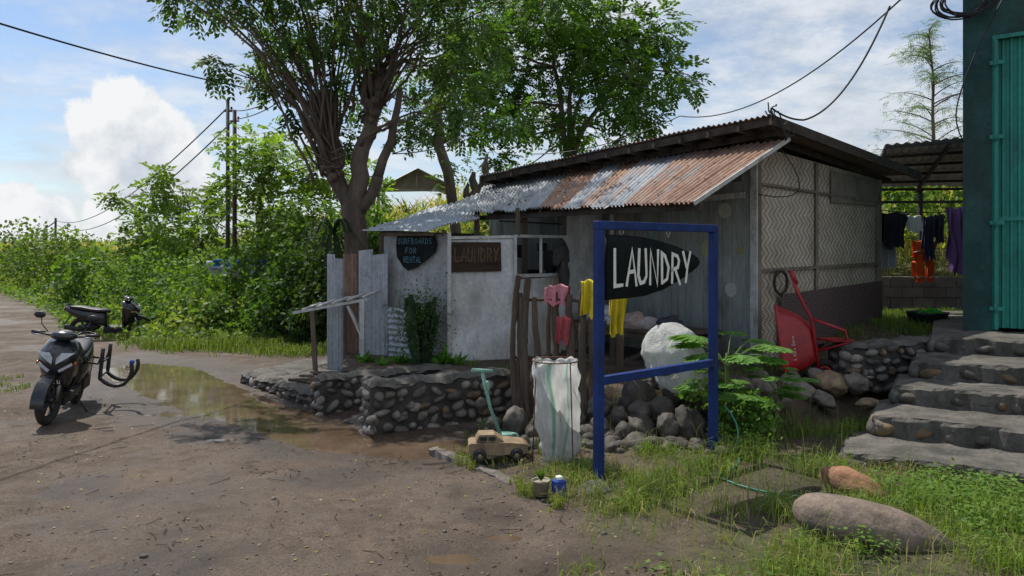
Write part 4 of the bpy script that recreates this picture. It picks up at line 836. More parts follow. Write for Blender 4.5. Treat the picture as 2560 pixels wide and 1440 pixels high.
def letters(mb,txt,o,ex,ez,nv,h,adv,w,mat=0,hs=None,jit=.0):
    o=A(o,float);ex=A(ex,float);ez=A(ez,float);nv=A(nv,float); k=0
    for i,ch in enumerate(txt):
        hh=h*(hs[i] if hs else 1)
        for st_ in GL[ch]:
            k+=1; P=A(st_)*A([adv*1.05,hh]); P=P+rng.normal(size=P.shape)*jit; P[:,0]+=i*adv
            T=np.zeros_like(P); S=nrm(np.diff(P,axis=0)); T[0]=S[0];T[-1]=S[-1]
            if len(P)>2: T[1:-1]=S[:-1]+S[1:]
            T=nrm(T); Nl=np.stack([-T[:,1],T[:,0]],1); ww=np.full(len(P),w)
            for j in range(1,len(P)-1): ww[j]=w/max(.5,abs(S[j-1]@T[j]))
            ww=ww*rng.uniform(.85,1.15,len(P)); P[0]-=S[0]*w*.4; P[-1]+=S[-1]*w*.4
            Q=np.stack([P-Nl*ww[:,None]/2,P+Nl*ww[:,None]/2],1)
            W=o+Q[...,0:1]*ex+Q[...,1:2]*ez+nv*(.0006*(k%4))
            mb.grid(W,mat,smooth=False)
# ---------------- blue laundry sign ----------------
SG=empty('laundry_sign'); l0=A([.715,6.1]);l1=A([1.93,7.1]); e=unit(l1-l0); nf=A([e[1],-e[0]]); LW=np.linalg.norm(l1-l0)
def sp(s,z,o=0): q=l0+e*s+nf*o; return A([q[0],q[1],z])
w=MB(); t_=.07
w.beam(sp(0,-.1),sp(0,2.17),t_,t_,up=(*nf,0)); w.beam(sp(LW,-.1),sp(LW,2.17),t_,t_,up=(*nf,0))
w.beam(sp(-t_/2,2.205),sp(LW+t_/2,2.205),t_+.004,t_); w.beam(sp(t_/2,.92),sp(LW-t_/2,.92),t_-.006,t_)
o=w.build('steel_frame',M_blue,SG); bv=o.modifiers.new('b','BEVEL'); bv.width=.006; bv.segments=2
w=MB(); rock(w,(.70,6.03,.02),(.19,.15,.10),(0,0,.4),3,.3,0,A([.5,.5,.45])); w.build('footing',M_conc,SG)
bs=[(.06,1.585),(.30,1.588),(.55,1.60),(.8,1.645),(1.02,1.715),(1.2,1.79),(1.31,1.845),(1.345,1.885),(1.31,1.93),(1.18,1.985),(1.0,2.035),(.75,2.085),(.5,2.115),(.25,2.128),(.075,2.128),(.085,2.0),(.06,1.85),(.075,1.7)]
cen=A([.6,1.87]); w=MB(); rings=[]
for (sc_,off) in ((.0,.031),(.5,.030),(.97,.026),(1.0,.018),(1.0,-.014),(.97,-.02),(0.,-.022)):
    rings.append([sp(*(cen+(A(q)-cen)*max(sc_,.001)),off) for q in bs])
w.loft(rings,0,cap=False); w.build('surfboard_panel',M_black,SG)
w=MB(); letters(w,'LAUNDRY',sp(.155,1.705,.0325),(*e,0),(0,0,1),(*nf,0),.29,.152,.030,hs=[1.0,1.02,1,.98,.93,.92,.95],jit=.006); w.build('lettering',M_signw,SG)
w=MB()
for s in (.28,.9): w.torus(sp(s,2.15,0),.02,.005,(*e,0),0,12,6); w.tube([sp(s,2.10,0),sp(s,2.14,0)],.005,5)
w.build('hooks',M_metal,SG)
d12=unit(C2-C1); n12=A([d12[1],-d12[0]]); SG2=empty('laundry_board_sign')
def s2(s,z,o): q=C1+d12*s+n12*o; return A([q[0],q[1],z])
w=MB(); w.ngon([s2(.03,1.69,.03),s2(.74,1.70,.03),s2(.73,2.11,.03),s2(.03,2.11,.03)],.02,(*(-n12),0)); w.build('board',M_brown,SG2)
w=MB(); letters(w,'LAUNDRY',s2(.07,1.84,.033),(*d12,0),(0,0,1),(*n12,0),.19,.093,.014); w.build('lettering',M_olive,SG2)
d01=unit(C1-C0); n01=A([d01[1],-d01[0]]); SG3=empty('surfboards_for_rental_sign')
def s3(s,z,o): q=C0+d01*s+n01*o; return A([q[0],q[1],z])
w=MB(); w.ngon([s3(*p,.06) for p in ((.42,2.22),(.40,2.05),(.42,1.9),(.55,1.76),(.66,1.70),(.8,1.74),(1.0,1.84),(1.22,1.97),(1.26,2.08),(1.22,2.2),(1.1,2.24),(.7,2.25))],.02,(*(-n01),0)); w.build('board',M_black,SG3)
w=MB()
for tx,s,z,h,ad in (('SURFBOARDS',.45,2.09,.08,.074),('FOR',.62,1.95,.08,.085),('RENTAL',.58,1.82,.08,.066)): letters(w,tx,s3(s,z,.064),(*d01,0),(0,0,1),(*n01,0),h,ad,.010)
w.build('lettering',M_tealet,SG3)
# ---------------- sack in stand, bag, toys ----------------
w=MB(); c=A([.40,6.85,.02]); rings=[]; k=72; nz_=44
for i,z in enumerate(np.linspace(0,.98,nz_)):
    an=np.arange(k)*2*math.pi/k; ca,sa=np.cos(an),np.sin(an)
    r=(.135+.055*z)*(1+1.5*fbm(np.stack([ca*1.7+z*1.6,sa*1.7,np.full(k,z*2.4)],1),4,7)+.8*fbm(np.stack([ca*5+z*3,sa*5,np.full(k,z*3)],1),2,17)*(1.1-z))
    r=r*(.7+.3*min(1,z/.14)); f=max(0,(z-.82)/.13); f=min(f,1.); r=r*(1-f)+.205*f
    rings.append(np.stack([c[0]+.03*math.sin(z*4)*(1-f)+r*ca,c[1]+r*sa*.92,c[2]+z+.018*np.sin(an*3)*f+.01*np.sin(an*11)*f-(.03 if i==nz_-1 else 0)],1))
C_=np.ones((nz_,k,3)); C_[:,[50,51]]=A([.35,.66,.5]); C_[:,[60]]=A([.4,.66,.52]); C_*=(.85+.15*np.linspace(0,1,nz_))[:,None,None]; w.loft(rings,0,cap=False,col=C_.reshape(-1,3)); w.ngon(rings[0][::-1],mat=0)
w.torus((c[0],c[1],.98),.212,.006,(0,0,1),1,24,6)
for a_ in (.5,2.2,3.6,5.4): w.tube([(c[0]+.2*math.cos(a_),c[1]+.2*math.sin(a_),.98),(c[0]+.24*math.cos(a_),c[1]+.24*math.sin(a_),0)],.006,5,1)
w.build('sack_in_wire_stand',[M_sack,M_rustm])
w=MB(); rings=[]; k=48; ax0=A([1.98,8.2,.42]);ax1=A([1.68,8.45,1.13])
for i,f in enumerate(np.linspace(0,1,30)):
    an=np.arange(k)*2*math.pi/k; r=.29*max(.02,(1-(2*f-1)**4))**.55*(1+1.0*fbm(np.stack([np.cos(an)*1.8,np.sin(an)*1.8,np.full(k,f*3.5)],1),4,23)); p=ax0*(1-f)+ax1*f; rings.append(np.stack([p[0]+r*np.cos(an),p[1]+r*np.sin(an)*.8,p[2]+.35*r*np.cos(an)+.02*np.sin(an*4)],1))
w.loft(rings,0); w.build('white_sack',M_sack)
# papaya plant
w=MB(); st0=A([2.25,7.75,.3])
def papaya(p,n,s):
    for i in range(n):
        a_=i*2.4+rng.random(); e1=p+A([math.cos(a_)*s,math.sin(a_)*s,.25*s+rng.uniform(-.1,.15)]); w.tube(curve(p-A([0,0,.15]),e1,5,(0,0,.06)),.006,5,col=A([.2,.28,.1]),cap=False)
        for l in range(9):
            b_=a_+(l-4)*.62; L_=.2*s/.4*(1.25-abs(l-4)*.13); D=A([math.cos(b_),math.sin(b_),-.25]); Wd=A([-math.sin(b_),math.cos(b_),.1])
            for (t1,sc,ag) in ((0,1,0),(.3,.6,.6),(.3,.6,-.6),(.55,.4,.6),(.55,.4,-.6)):
                c2,s2_=math.cos(ag),math.sin(ag); D2=D*c2+Wd*s2_; W2=Wd*c2-D*s2_
                leaves(w,(e1+D*L_*t1)[None],(D2*L_*sc)[None],(W2*L_*.17)[None],pal(1,(.13,.27,.06),.2,.2))
w.tube(curve(st0,st0+A([0,0,.62]),5),[.025,.022,.02,.018,.015],7,col=A([.15,.2,.08])); papaya(st0+A([0,0,.62]),13,.42); papaya(st0+A([.35,.1,.15]),10,.32); papaya(st0+A([-.15,-.1,.2]),9,.3); papaya(st0+A([.6,.1,.25]),7,.25)
blob(w,(2.4,7.6,.32),(.35,.28,.22),620,.07,(.11,.22,.045)); blob(w,(1.95,7.7,.5),(.2,.2,.18),160,.06,(.11,.21,.04)); w.build('papaya_plant',M_leaf)
# toy car
TC=empty('toy_ride_on_car'); cx,cy=-.14,6.95; w=MB(); w.M=np.eye(4); w.M[:3,:3]=rotm(0,0,.1)*1.0; w.M[:3,3]=(cx,cy,float(gh(cx,cy))+.03)
def yz(x,w_,z0,z1,k=0): return [(x,-w_,z0),(x,w_,z0),(x,w_*.92,z1),(x,-w_*.92,z1)]
w.loft([yz(-.27,.12,.08,.15),yz(-.25,.135,.06,.165),yz(-.02,.14,.06,.17),yz(.10,.14,.06,.165),yz(.25,.13,.06,.15),yz(.28,.11,.08,.13)],0,smooth=False)
w.loft([yz(-.2,.115,.17,.185),yz(-.17,.105,.17,.235),yz(-.03,.105,.17,.235),yz(.05,.115,.165,.18)],0,smooth=False)
for s in (-1,1):
    w.box((-.135,s*.113,.205),(.06,.012,.035),1); w.box((-.055,s*.113,.205),(.06,.012,.035),1)
for x in (-.17,.17):
    for s in (-1,1): w.torus((x,s*.14,.055),.04,.024,(0,1,0),1,18,8); w.ell((x,s*.15,.055),(.026,.015,.026),0)
w.box((.285,0,.10),(.03,.2,.04),1)
w.build('body',[M_toy,M_plastic],TC)
w=MB(); w.tube([(-.12,7.55,.12),(-.22,7.5,.4),(-.3,7.45,.78)],[.02,.016,.018],8); w.tube([(-.40,7.4,.80),(-.20,7.5,.77)],.02,8); w.ell((-.08,7.55,.12),(.13,.07,.025)); w.torus((.02,7.52,.09),.04,.018,(0,1,0),0,14,6); w.torus((-.2,7.58,.08),.04,.018,(0,1,0),0,14,6)
w.ell((-.25,7.48,.62),(.03,.03,.06)); w.build('toy_scooter',M_mint)
def lathe(mb,c,prof,mat=0,k=20): mb.loft([np.stack([c[0]+r*np.cos(np.arange(k)*2*math.pi/k),c[1]+r*np.sin(np.arange(k)*2*math.pi/k),np.full(k,c[2]+z)],1) for r,z in prof],mat)
w=MB(); lathe(w,(.235,5.98,.02),[(.055,0),(.07,.12),(.076,.125),(.07,.11),(.06,.105)]); 
n=60; D=nrm(randdir(n)*A([.6,.6,.2])+A([0,0,1])); leaves(w,np.tile(A([.235,5.98,.13]),(n,1)),D*rng.uniform(.05,.16,(n,1)),nrm(np.cross(D,randdir(n)))*.006,pal(n,(.1,.18,.04)),1)
w.build('potted_weed',[pm('pot_plastic',(.34,.31,.23),None,8,.6),M_grass])
w=MB(); w.box((.38,5.98,.08),(.10,.08,.13),0,.5); w.box((.38,5.98,.16),(.05,.05,.03),1,.5); o=w.build('blue_carton',[M_blueplas,M_signw]); bv=o.modifiers.new('b','BEVEL'); bv.width=.006
w=MB(); hp_=np.concatenate([curve((2.05,7.15,.5),(2.1,7.0,.1),6,(.08,0,0)),curve((2.1,7.0,.1),(1.75,6.3,.05),8,(.1,0,0))[1:],curve((1.75,6.3,.05),(2.1,5.85,.07),8,(-.05,-.05,0))[1:],curve((2.1,5.85,.07),(3.6,5.9,.04),10,(0,-.2,0))[1:]])
hp_[6:,2]=gh(hp_[6:,0],hp_[6:,1])+.015; w.tube(hp_,.008,7); w.build('garden_hose',M_hose)
w=MB(); w.torus((1.62,8.0,.68),.08,.03,(0,0,1)); w.box((1.72,8.0,.7),(.14,.08,.06),0,.2); w.build('discarded_hand_vacuum',pm('teal_plastic',(.08,.2,.24),None,6,.5))
# ---------------- wheelbarrow ----------------
WB=empty('red_wheelbarrow'); w=MB(); c=A([3.72,9.12,.45]); ax=unit([.86,-.35,.12]); up=unit([-.10,.12,1]); up=unit(up-ax*(up@ax)); sd=np.cross(up,ax)
def rr(a,h0,h1,wd,k=24):
    an=np.arange(k)*2*math.pi/k; X_=np.sign(np.cos(an))*np.abs(np.cos(an))**.45; Y_=np.sign(np.sin(an))*np.abs(np.sin(an))**.45
    return [c+ax*a+sd*(x*wd)+up*((h0+h1)/2+y*(h1-h0)/2) for x,y in zip(X_,Y_)]
w.loft([rr(-.34,.0,.92,.31),rr(-.32,.0,.92,.32),rr(-.30,.02,.89,.30),rr(-.1,.08,.78,.25),rr(.02,.16,.66,.19),rr(.05,.22,.6,.15)],0)
w.ngon(rr(-.3415,.02,.90,.29)[::-1]); w.build('tray',M_red,WB)
w=MB()
for s in (-1,1):
    P=[c+ax*.06+sd*.03*s+up*.02,c+ax*.07+sd*.12*s+up*.3,c+ax*.06+sd*.2*s+up*.7,c+ax*(-.06)+sd*.25*s+up*1.05,c+ax*(-.10)+sd*.26*s+up*1.28]
    w.tube(P,.018,8); w.tube([P[-2]+up*.1,P[-1]+up*.03],.024,8)
    w.tube([P[2],c+ax*.42+sd*.2*s+up*.52,c+ax*.44+sd*.2*s+up*.38,P[1]],.015,7)
w.tube([c+ax*.43+sd*.2+up*.45,c+ax*.43-sd*.2+up*.45],.015,7)
w.box(c+ax*.30+up*.42,(.3,.3,.02),0,.3)
w.build('frame_handles',M_red,WB)
w=MB(); w.torus(c+ax*.13+up*.03,.13,.04,sd,0,24,10); w.build('wheel',M_rubber,WB)
w=MB(); w.torus(c+ax*.13+up*.03,.07,.02,sd,0,20,8); w.tube([c+ax*.13+up*.03-sd*.08,c+ax*.13+up*.03+sd*.08],.02,8); w.build('wheel_hub',M_red,WB)
w=MB(); vs=-sd if sd[1]>0 else sd
o_=c+ax*(-.16)+vs*.285+up*.22
letters(w,'5 Kera Emxer',o_,up,-ax,vs,.035,.026,.0035); w.build('tray_lettering',M_signw,WB)
w=MB(); q=A0+dd*.5+nn*.09; w.torus((*q,1.55),.16,.02,(*nn,0),0,24,6); w.build('hanging_tyre',M_rubber)
# ---------------- scooters ----------------
def scooter(name,loc,heading,rack=False,lean=0.09,steer=.25,letter=True):
    E=empty(name); M=np.eye(4); hz=math.atan2(heading[1],heading[0]); M[:3,:3]=rotm(0,0,hz)@rotm(lean,0,0); M[:3,3]=loc
    def mk(): m_=MB(); m_.M=M; return m_
    S=np.eye(4); S[:3,:3]=rotm(0,0,steer); S[:3,3]=A([.52,0,0])-S[:3,:3]@A([.52,0,0]); MS=M@S
    def mks(): m_=MB(); m_.M=MS; return m_
    def wheel(m_,x):
        m_.torus((x,0,.28),.232,.05,(0,1,0),0,36,10,.95)
        m_.torus((x,0,.28),.185,.014,(0,1,0),1,30,6)
        for i in range(5):
            a_=i*1.2566+.3; m_.beam((x+.03*math.cos(a_),0,.28+.03*math.sin(a_)),(x+.185*math.cos(a_),0,.28+.185*math.sin(a_)),.03,.02,1,up=(0,1,0))
        m_.tube([(x,-.06,.28),(x,.06,.28)],.035,12,1); m_.tube([(x,-.045,.28),(x,-.04,.28)],.095,20,2)
    m_=mks(); wheel(m_,.63); m_.build('front_wheel',[M_rubber,M_plastic,M_metal],E)
    m_=mk(); wheel(m_,-.63); m_.build('rear_wheel',[M_rubber,M_plastic,M_metal],E)
    m_=mks()
    for s in (-1,1): m_.tube([(.63,s*.075,.28),(.52,s*.07,.62)],.021,8,1)
    rg=[]
    for a_ in np.linspace(-.35,2.6,12):
        rg.append([(.63+.31*math.cos(a_+.2),y_,.28+(.31-abs(y_)*.25)*math.sin(a_+.2)) for y_ in (-.07,-.06,0,.06,.07)])
    m_.loft(rg,0,cap=False,closed=False); m_.build('fork_and_fender',[M_gloss,M_metal],E)
    m_=mk()
    def apr(z,xf,xb,w_): return [(xf,0,z),(xf-.035,w_*.45,z),(xf-.11,w_*.85,z),(xb,w_,z),(xb-.03,w_*.8,z),(xb-.05,0,z),(xb-.03,-w_*.8,z),(xb,-w_,z),(xf-.11,-w_*.85,z),(xf-.035,-w_*.45,z)]
    m_.loft([apr(.32,.42,.34,.07),apr(.42,.50,.34,.13),apr(.55,.60,.36,.18),apr(.66,.66,.37,.20),apr(.76,.66,.36,.225),apr(.84,.60,.34,.215),apr(.92,.50,.32,.17),apr(.95,.44,.33,.12)],0)
    m_.ngon([(.30,-.1,.30),(.34,-.17,.5),(.34,-.2,.8),(.34,.2,.8),(.34,.17,.5),(.30,.1,.30)],.03,(-1,0,0),1)
    m_.box((.12,0,.30),(.5,.30,.07),1); m_.box((.1,0,.22),(.5,.16,.1),1)
    def ring(x,w_,z0,z1,k=16,p=.6):
        an=np.arange(k)*2*math.pi/k; return [(x,w_*np.sign(math.cos(a))*abs(math.cos(a))**p,(z0+z1)/2+(z1-z0)/2*np.sign(math.sin(a))*abs(math.sin(a))**p) for a in an]
    m_.loft([ring(-.05,.10,.32,.62),ring(-.12,.15,.34,.68),ring(-.35,.17,.40,.72),ring(-.6,.16,.50,.75),ring(-.82,.11,.62,.80),ring(-.98,.05,.74,.84)],0)
    m_.build('body_panels',[M_gloss,M_plastic],E)
    m_=mk(); m_.loft([ring(.0,.06,.66,.72),ring(-.06,.12,.67,.76),ring(-.25,.15,.69,.775),ring(-.42,.14,.71,.80),ring(-.6,.13,.74,.845),ring(-.82,.08,.78,.85),ring(-.88,.04,.79,.84)],0); m_.build('seat',M_plastic,E)
    m_=mk()
    for s in (-1,1):
        m_.ngon([(.675,s*.02,.70),(.645,s*.125,.775),(.60,s*.19,.83),(.635,s*.06,.825),(.668,s*.02,.77)],.012,(1,0,0)); m_.ell((.54,s*.19,.70),(.05,.02,.025),1)
        m_.tube([(-.80,s*.12,.83),(-.95,s*.09,.88),(-1.0,0,.89)],.014,6,2)
        m_.beam((.655,s*.05,.62),(.60,s*.17,.70),.015,.03,0)
    m_.ell((-.985,0,.78),(.03,.07,.035),1)
    m_.build('lights',[M_glass,pm('indicator',(.45,.14,.03),None,3,.2,0),M_plastic],E)
    m_=mk(); m_.ell((-.45,.04,.32),(.22,.08,.1)); m_.box((-.55,.1,.30),(.36,.06,.14)); m_.tube([(-.35,-.1,.2),(-.55,-.13,.24),(-.6,-.14,.26)],.025,8); m_.tube([(-.52,-.15,.27),(-.95,-.17,.38)],[.05,.06],12); 
    m_.tube([(-.62,.11,.32),(-.72,.12,.60)],.03,8,1)
    m_.tube([(-.08,.12,.2),(-.02,.28,.0)],.012,6); m_.beam((-.80,0,.70),(-1.0,0,.42),.16,.012); m_.build('engine_and_exhaust',[M_plastic,M_metal],E)
    m_=mks(); m_.ell((.42,0,1.0),(.10,.15,.06),0); m_.ell((.37,0,1.045),(.06,.09,.02),1); m_.tube([(.36,-.36,1.02),(.40,-.18,1.0),(.41,0,.98),(.40,.18,1.0),(.36,.36,1.02)],.014,8,1)
    for s in (-1,1):
        m_.tube([(.375,s*.22,1.012),(.36,s*.37,1.02)],.021,8,1); m_.tube([(.42,s*.2,1.0),(.44,s*.27,.995),(.41,s*.35,1.0)],.007,6,2)
        m_.tube([(.40,s*.18,1.03),(.42,s*.25,1.12),(.40,s*.27,1.2)],.006,6,1); m_.ell((.40,s*.29,1.225),(.02,.065,.04),1)
        m_.ell((.385,s*.29,1.225),(.008,.058,.034),3)
    m_.tube([(.42,0,.96),(.46,0,.7)],.03,8,1)
    m_.build('handlebar_and_mirrors',[M_gloss,M_plastic,M_metal,M_glass],E)
    if letter:
        m_=mk(); m_.ngon([(.618,-.12,.46),(.618,.12,.46),(.668,.12,.57),(.668,-.12,.57)],.01,(1,0,0),1)
        letters(m_,'Katu',(.640,-.10,.475),(0,1,0),unit([.05,0,.11]),unit([1,0,-.4]),.085,.05,.012,0); m_.build('number_plate',[M_signw,M_gloss],E)
    if rack:
        m_=mk()
        for x0 in (-.15,-.62):
            m_.tube([(x0,.14,.62),(x0,.30,.60),(x0+.0,.34,.74)],.014,7)
            m_.tube(np.concatenate([curve((x0,.34,.80),(x0,.34,.42),5),curve((x0,.34,.42),(x0,.62,.36),6,(0,0,-.05))[1:],curve((x0,.62,.36),(x0,.68,.62),5,(0,.04,0))[1:]]),.024,9)
        m_.tube([(-.15,.34,.62),(-.62,.34,.62)],.014,7); m_.tube([(-.15,.34,.44),(-.62,.34,.44)],.014,7)
        m_.tube([(-.15,.68,.62),(-.15,.69,.67)],.028,9,1); m_.build('surfboard_rack',[M_plastic,M_blueplas],E)
    return E
scooter('parked_scooter',(-5.5,9.05,.0),(.33,-1.0),rack=True,lean=-.10,steer=-.15)
scooter('parked_scooter',(-9.75,18,float(gh(-9.75,18))),(1,.25),lean=.09,steer=.2,letter=False)
# ---------------- teal building ----------------
TB=empty('teal_building'); b0=A([5.92,9.72]); be=unit([.80,-.6]); bn_=A([be[1],-be[0]])
def tbp(s,z,o=0): q=b0+be*s+bn_*o; return (*q,z)
w=MB(); S0,S1,ZT=.33,1.6,4.75
wallquad(w,b0,b0+be*S0,.6,6.6,6.6,.2,0); wallquad(w,b0+be*S1,b0+be*4,.6,6.6,6.6,.2,0)
w.add([tbp(S0,ZT),tbp(S1,ZT),tbp(S1,6.6),tbp(S0,6.6)],[(0,1,2,3)]); w.add([tbp(S0,ZT),tbp(S1,ZT),tbp(S1,ZT,-.2),tbp(S0,ZT,-.2)],[(0,1,2,3)])
wallquad(w,b0-bn_*5,b0-bn_*.2,.6,6.6,6.6,.2,0); w.add([tbp(0,6.6),tbp(4,6.6),tbp(4,6.6,-5),tbp(0,6.6,-5)],[(0,1,2,3)]); wallquad(w,b0+be*4-bn_*5,b0-bn_*5,.6,6.6,6.6,.2,0); wallquad(w,b0+be*4-bn_*.2,b0+be*4-bn_*5,.6,6.6,6.6,.2,0)
w.build('walls',M_teal,TB)
w=MB(); k=160; ss=np.linspace(S0+.04,S1-.05,k); of=-.06+.012*np.clip(np.sin(ss*2*math.pi/.085)*3,-1,1)
zz=[1.0,ZT-.05]; P=A([[tbp(s,z,o_) for z in zz] for s,o_ in zip(ss,of)]); w.grid(P,0,smooth=False)
w.beam(tbp(S0+.025,.98,-.0),tbp(S0+.025,ZT-.05,-.0),.05,.06,0); w.beam(tbp(S1-.03,.98,-.0),tbp(S1-.03,ZT-.05,-.0),.05,.06,0); w.beam(tbp(S0,ZT-.025,-.0),tbp(S1,ZT-.025,-.0),.06,.05)
for z in (1.25,2.35,3.45,4.4): w.tube([tbp(S0+.03,z-.06,.04),tbp(S0+.03,z+.06,.04)],.016,8); w.beam(tbp(S0-.03,z,.034),tbp(S0+.13,z,.034),.012,.05)
w.beam(tbp(S0+.06,2.4,-.03),tbp(S1-.05,2.4,-.03),.012,.05)
w.build('corrugated_door',M_tealdoor,TB)
w=MB()
for i in range(9):
    c_=A(tbp(-.05+.02*i,5.22,.1+.012*i)); r=.30+.03*math.sin(i*2); an=np.linspace(0,6.28,22); w.tube([c_+A([be[0]*r*math.cos(a_),be[1]*r*math.cos(a_),r*.6*math.sin(a_)+.02*math.sin(i+a_*2)]) for a_ in an],.011,5,cap=False)
w.tube(np.concatenate([curve(tbp(.5,5.3,.08),tbp(-.05,3.9,.12),8,(-.1,0,-.1)),curve(tbp(-.05,3.9,.12),tbp(.02,3.4,.1),5,(-.05,0,0))[1:]]),.009,5)
w.build('coiled_cables',M_wire,TB)
# ---------------- back yard right ----------------
w=MB(); corr(w,(6.3,12.5,3.78),(9.4,11.6,3.95),(11,15.6,3.35),(7.45,15.6,3.32),22,.015,[.1,.2,.1,.3],nv=8); w.build('awning_roof',M_corr)
w=MB()
for f in np.linspace(0,1,6):
    a_=A([6.3,12.5,3.73])*(1-f)+A([7.45,15.6,3.27])*f; b_=A([9.4,11.6,3.90])*(1-f)+A([11,15.6,3.3])*f; w.beam(a_,b_,.05,.05)
for f in (0,.3,.6): a_=A([6.3,12.5,3.68])*(1-f)+A([9.4,11.6,3.85])*f; b_=A([7.45,15.6,3.22])*(1-f)+A([11,15.6,3.25])*f; w.beam(a_,b_,.05,.06)
for x in (7.5,8.55,9.6): w.beam((x,15.5,.7),(x,15.5,3.25),.07,.07)
w.beam((7.4,15.5,3.0),(11,15.5,3.02),.05,.05)
w.build('awning_steel_frame',M_poleb)
w=MB()
for r in range(4):
    for i in range(12):
        w.box((6.6+i*.405+(r%2)*.2,14.6-.04*i,.78+r*.2),(.395,.14,.19),0,-.1,col=A([1,1,1])*rng.uniform(.8,1.1))
w.box((9,14.4,.9),(5,.1,.78),0,-.1)
w.build('block_wall',M_block)
w=MB(); wl=lambda f:A([6.05,12.35,2.68])*(1-f)+A([7.9,12.2,2.72])*f; w.tube([wl(f)-A([0,0,.08*4*f*(1-f)]) for f in np.linspace(0,1,9)],.008,5); w.tube([A([6.05,12.6,2.2]),A([8.2,12.5,2.2])],.006,5); w.build('washing_line',M_wire)
def gar(name,parts):
    w=MB()
    for p in parts: drape(w,*p)
    return w.build(name,M_cloth)
gar('black_shirt_hanging',[(6.36,12.32,2.62,.42,.62,.55,0,(.03,.03,.04),.03)])
gar('white_shirt_hanging',[(6.68,12.28,2.56,.24,.3,.25,0,(.75,.75,.72),.02)])
gar('dark_trousers_hanging',[(6.92,12.28,2.56,.2,.75,.6,0,(.04,.045,.08),.03),(7.1,12.3,2.58,.16,.5,.4,0,(.05,.05,.08),.03)])
gar('purple_towel_hanging',[(7.38,12.22,2.70,.40,1.12,.9,0,(.26,.13,.34),.035)])
gar('grey_shirt_hanging',[(6.35,12.6,2.18,.3,.55,.5,0,(.5,.52,.54),.03)])
w=MB(); drape(w,6.98,12.55,2.16,.38,.42,.3,0,(.9,.14,.03),.025); drape(w,6.87,12.53,1.8,.15,.38,.3,0,(.9,.14,.03),.02); drape(w,7.08,12.53,1.8,.15,.38,.3,0,(.9,.14,.03),.02)
for (x,z) in ((6.87,1.55),(7.08,1.55)): drape(w,x,12.49,z,.165,.05,.02,0,(.7,.72,.6),.02)
drape(w,6.98,12.50,1.98,.39,.05,.02,0,(.7,.72,.6),.02); w.build('orange_coveralls_hanging',M_cloth)
w=MB(); lathe(w,(6.48,11.55,.80),[(.22,0),(.29,.2),(.31,.235),(.28,.22),(.26,.15)],0,28); o=w.build('plastic_basin',M_plastic)
w=MB(); blob(w,(6.5,11.5,1.0),(.2,.15,.06),80,.09,(.05,.4,.08)); w.build('green_cloth_pile',M_leaf)
# ---------------- poles, wires ----------------
for (x,y,z1,m_,r) in ((-7.68,20,6.05,M_poleb,.06),(-7.42,19.8,5.75,M_pole,.066),(-37,60,4.6,M_poleb,.11)):
    w=MB(); z0=float(gh(x,y,False)); w.tube([(x,y,z0-.2),(x,y,(z0+z1)/2),(x,y,z1)],[r,r*.9,r*.75],10); 
    w.beam((x-.12,y,z1-.3),(x+.12,y,z1-.3),.03,.04); w.ell((x+.1,y,z1-.22),(.03,.03,.05)); w.build('utility_pole',m_)
w=MB()
def wire(p,q,sag,r=.012,n=24):
    P=curve(p,q,n,(0,0,-sag)); w.tube(P,r,5,cap=False)
wire(px(-250,-20,8),px(720,238,16),.12,.014); wire(px(720,238,16),px(905,275,12.9),.02,.012)
wire((-7.68,20,5.8),px(700,235,15),.15); wire((-7.42,19.8,5.5),px(720,240,15),.1)
wire((-37,60,4.4),(-7.68,20,5.85),1.2,.02); wire((-37,60,4.1),(-7.42,19.8,5.5),1.5,.02); wire((-37,60,4.3),(-80,120,4.3),.5,.05)
P1r=A([3.3,9.4,3.80])
wire(px(2250,0,9),px(1700,290,15),.45,.011); wire(px(1700,290,15),px(1330,385,18),.2,.011); wire(px(2225,15,9),px(2010,300,9.3),.28,.013); wire(px(2010,300,9.3),P1r,.04,.013); wire(px(2250,0,9),px(2500,-200,8.5),.05,.012)
wire(px(1270,-10,12),px(980,130,12.9),.05); wire(px(1150,260,14),px(980,385,13),.15,.01); wire(px(980,385,13),px(1210,330,15),.1,.01)
for i in range(6): P=curve(P1r+rng.normal(size=3)*.05,P1r+A([rng.uniform(-.2,.4),rng.uniform(-.2,.2),rng.uniform(-.35,.0)]),9,(0,0,rng.uniform(-.2,.05)),.015); w.tube(P,.009,5,cap=False)
w.build('overhead_wires',M_wire)
w=MB(); w.tube(curve((3.45,9.5,3.3),(3.3,9.95,2.75),8,(.35,-.1,-.25)),.007,5); w.build('loose_cable',M_wire)
# hut on the hill
H=empty('hilltop_hut'); w=MB(); hc=px(1045,470,31)
rx=A([1.0,.25,0]);ry=A([-.25,1,0])
def hp(a,b,z): return A([hc[0],hc[1],0])+rx*a+ry*b+A([0,0,z])
corr(w,hp(-.2,-1.6,5.25),hp(-.2,1.6,5.25),hp(-1.9,1.6,4.3),hp(-1.9,-1.6,4.3),14,.02,[.1,.2],nv=4); corr(w,hp(-.2,-1.6,5.25),hp(-.2,1.6,5.25),hp(1.4,1.6,4.45),hp(1.4,-1.6,4.45),14,.02,[.3,.6],nv=4); w.build('roof',M_corr,H)
w=MB(); w.ngon([hp(-1.8,-1.2,4.3),hp(1.3,-1.2,4.4),hp(-.2,-1.2,5.2)])
for a in (-1.5,1.1):
    for b in (-1.3,1.3): w.beam(hp(a,b,2),hp(a,b,4.5),.1,.1)
w.beam(hp(-1.6,-1.35,4.4),hp(1.2,-1.35,4.4),.06,.1); w.beam(hp(-.2,-1.35,4.4),hp(-.2,-1.35,5.1),.07,.07); w.build('posts',pm('hut_timber',(.3,.25,.2),(.18,.15,.12),3,.9,.3),H)
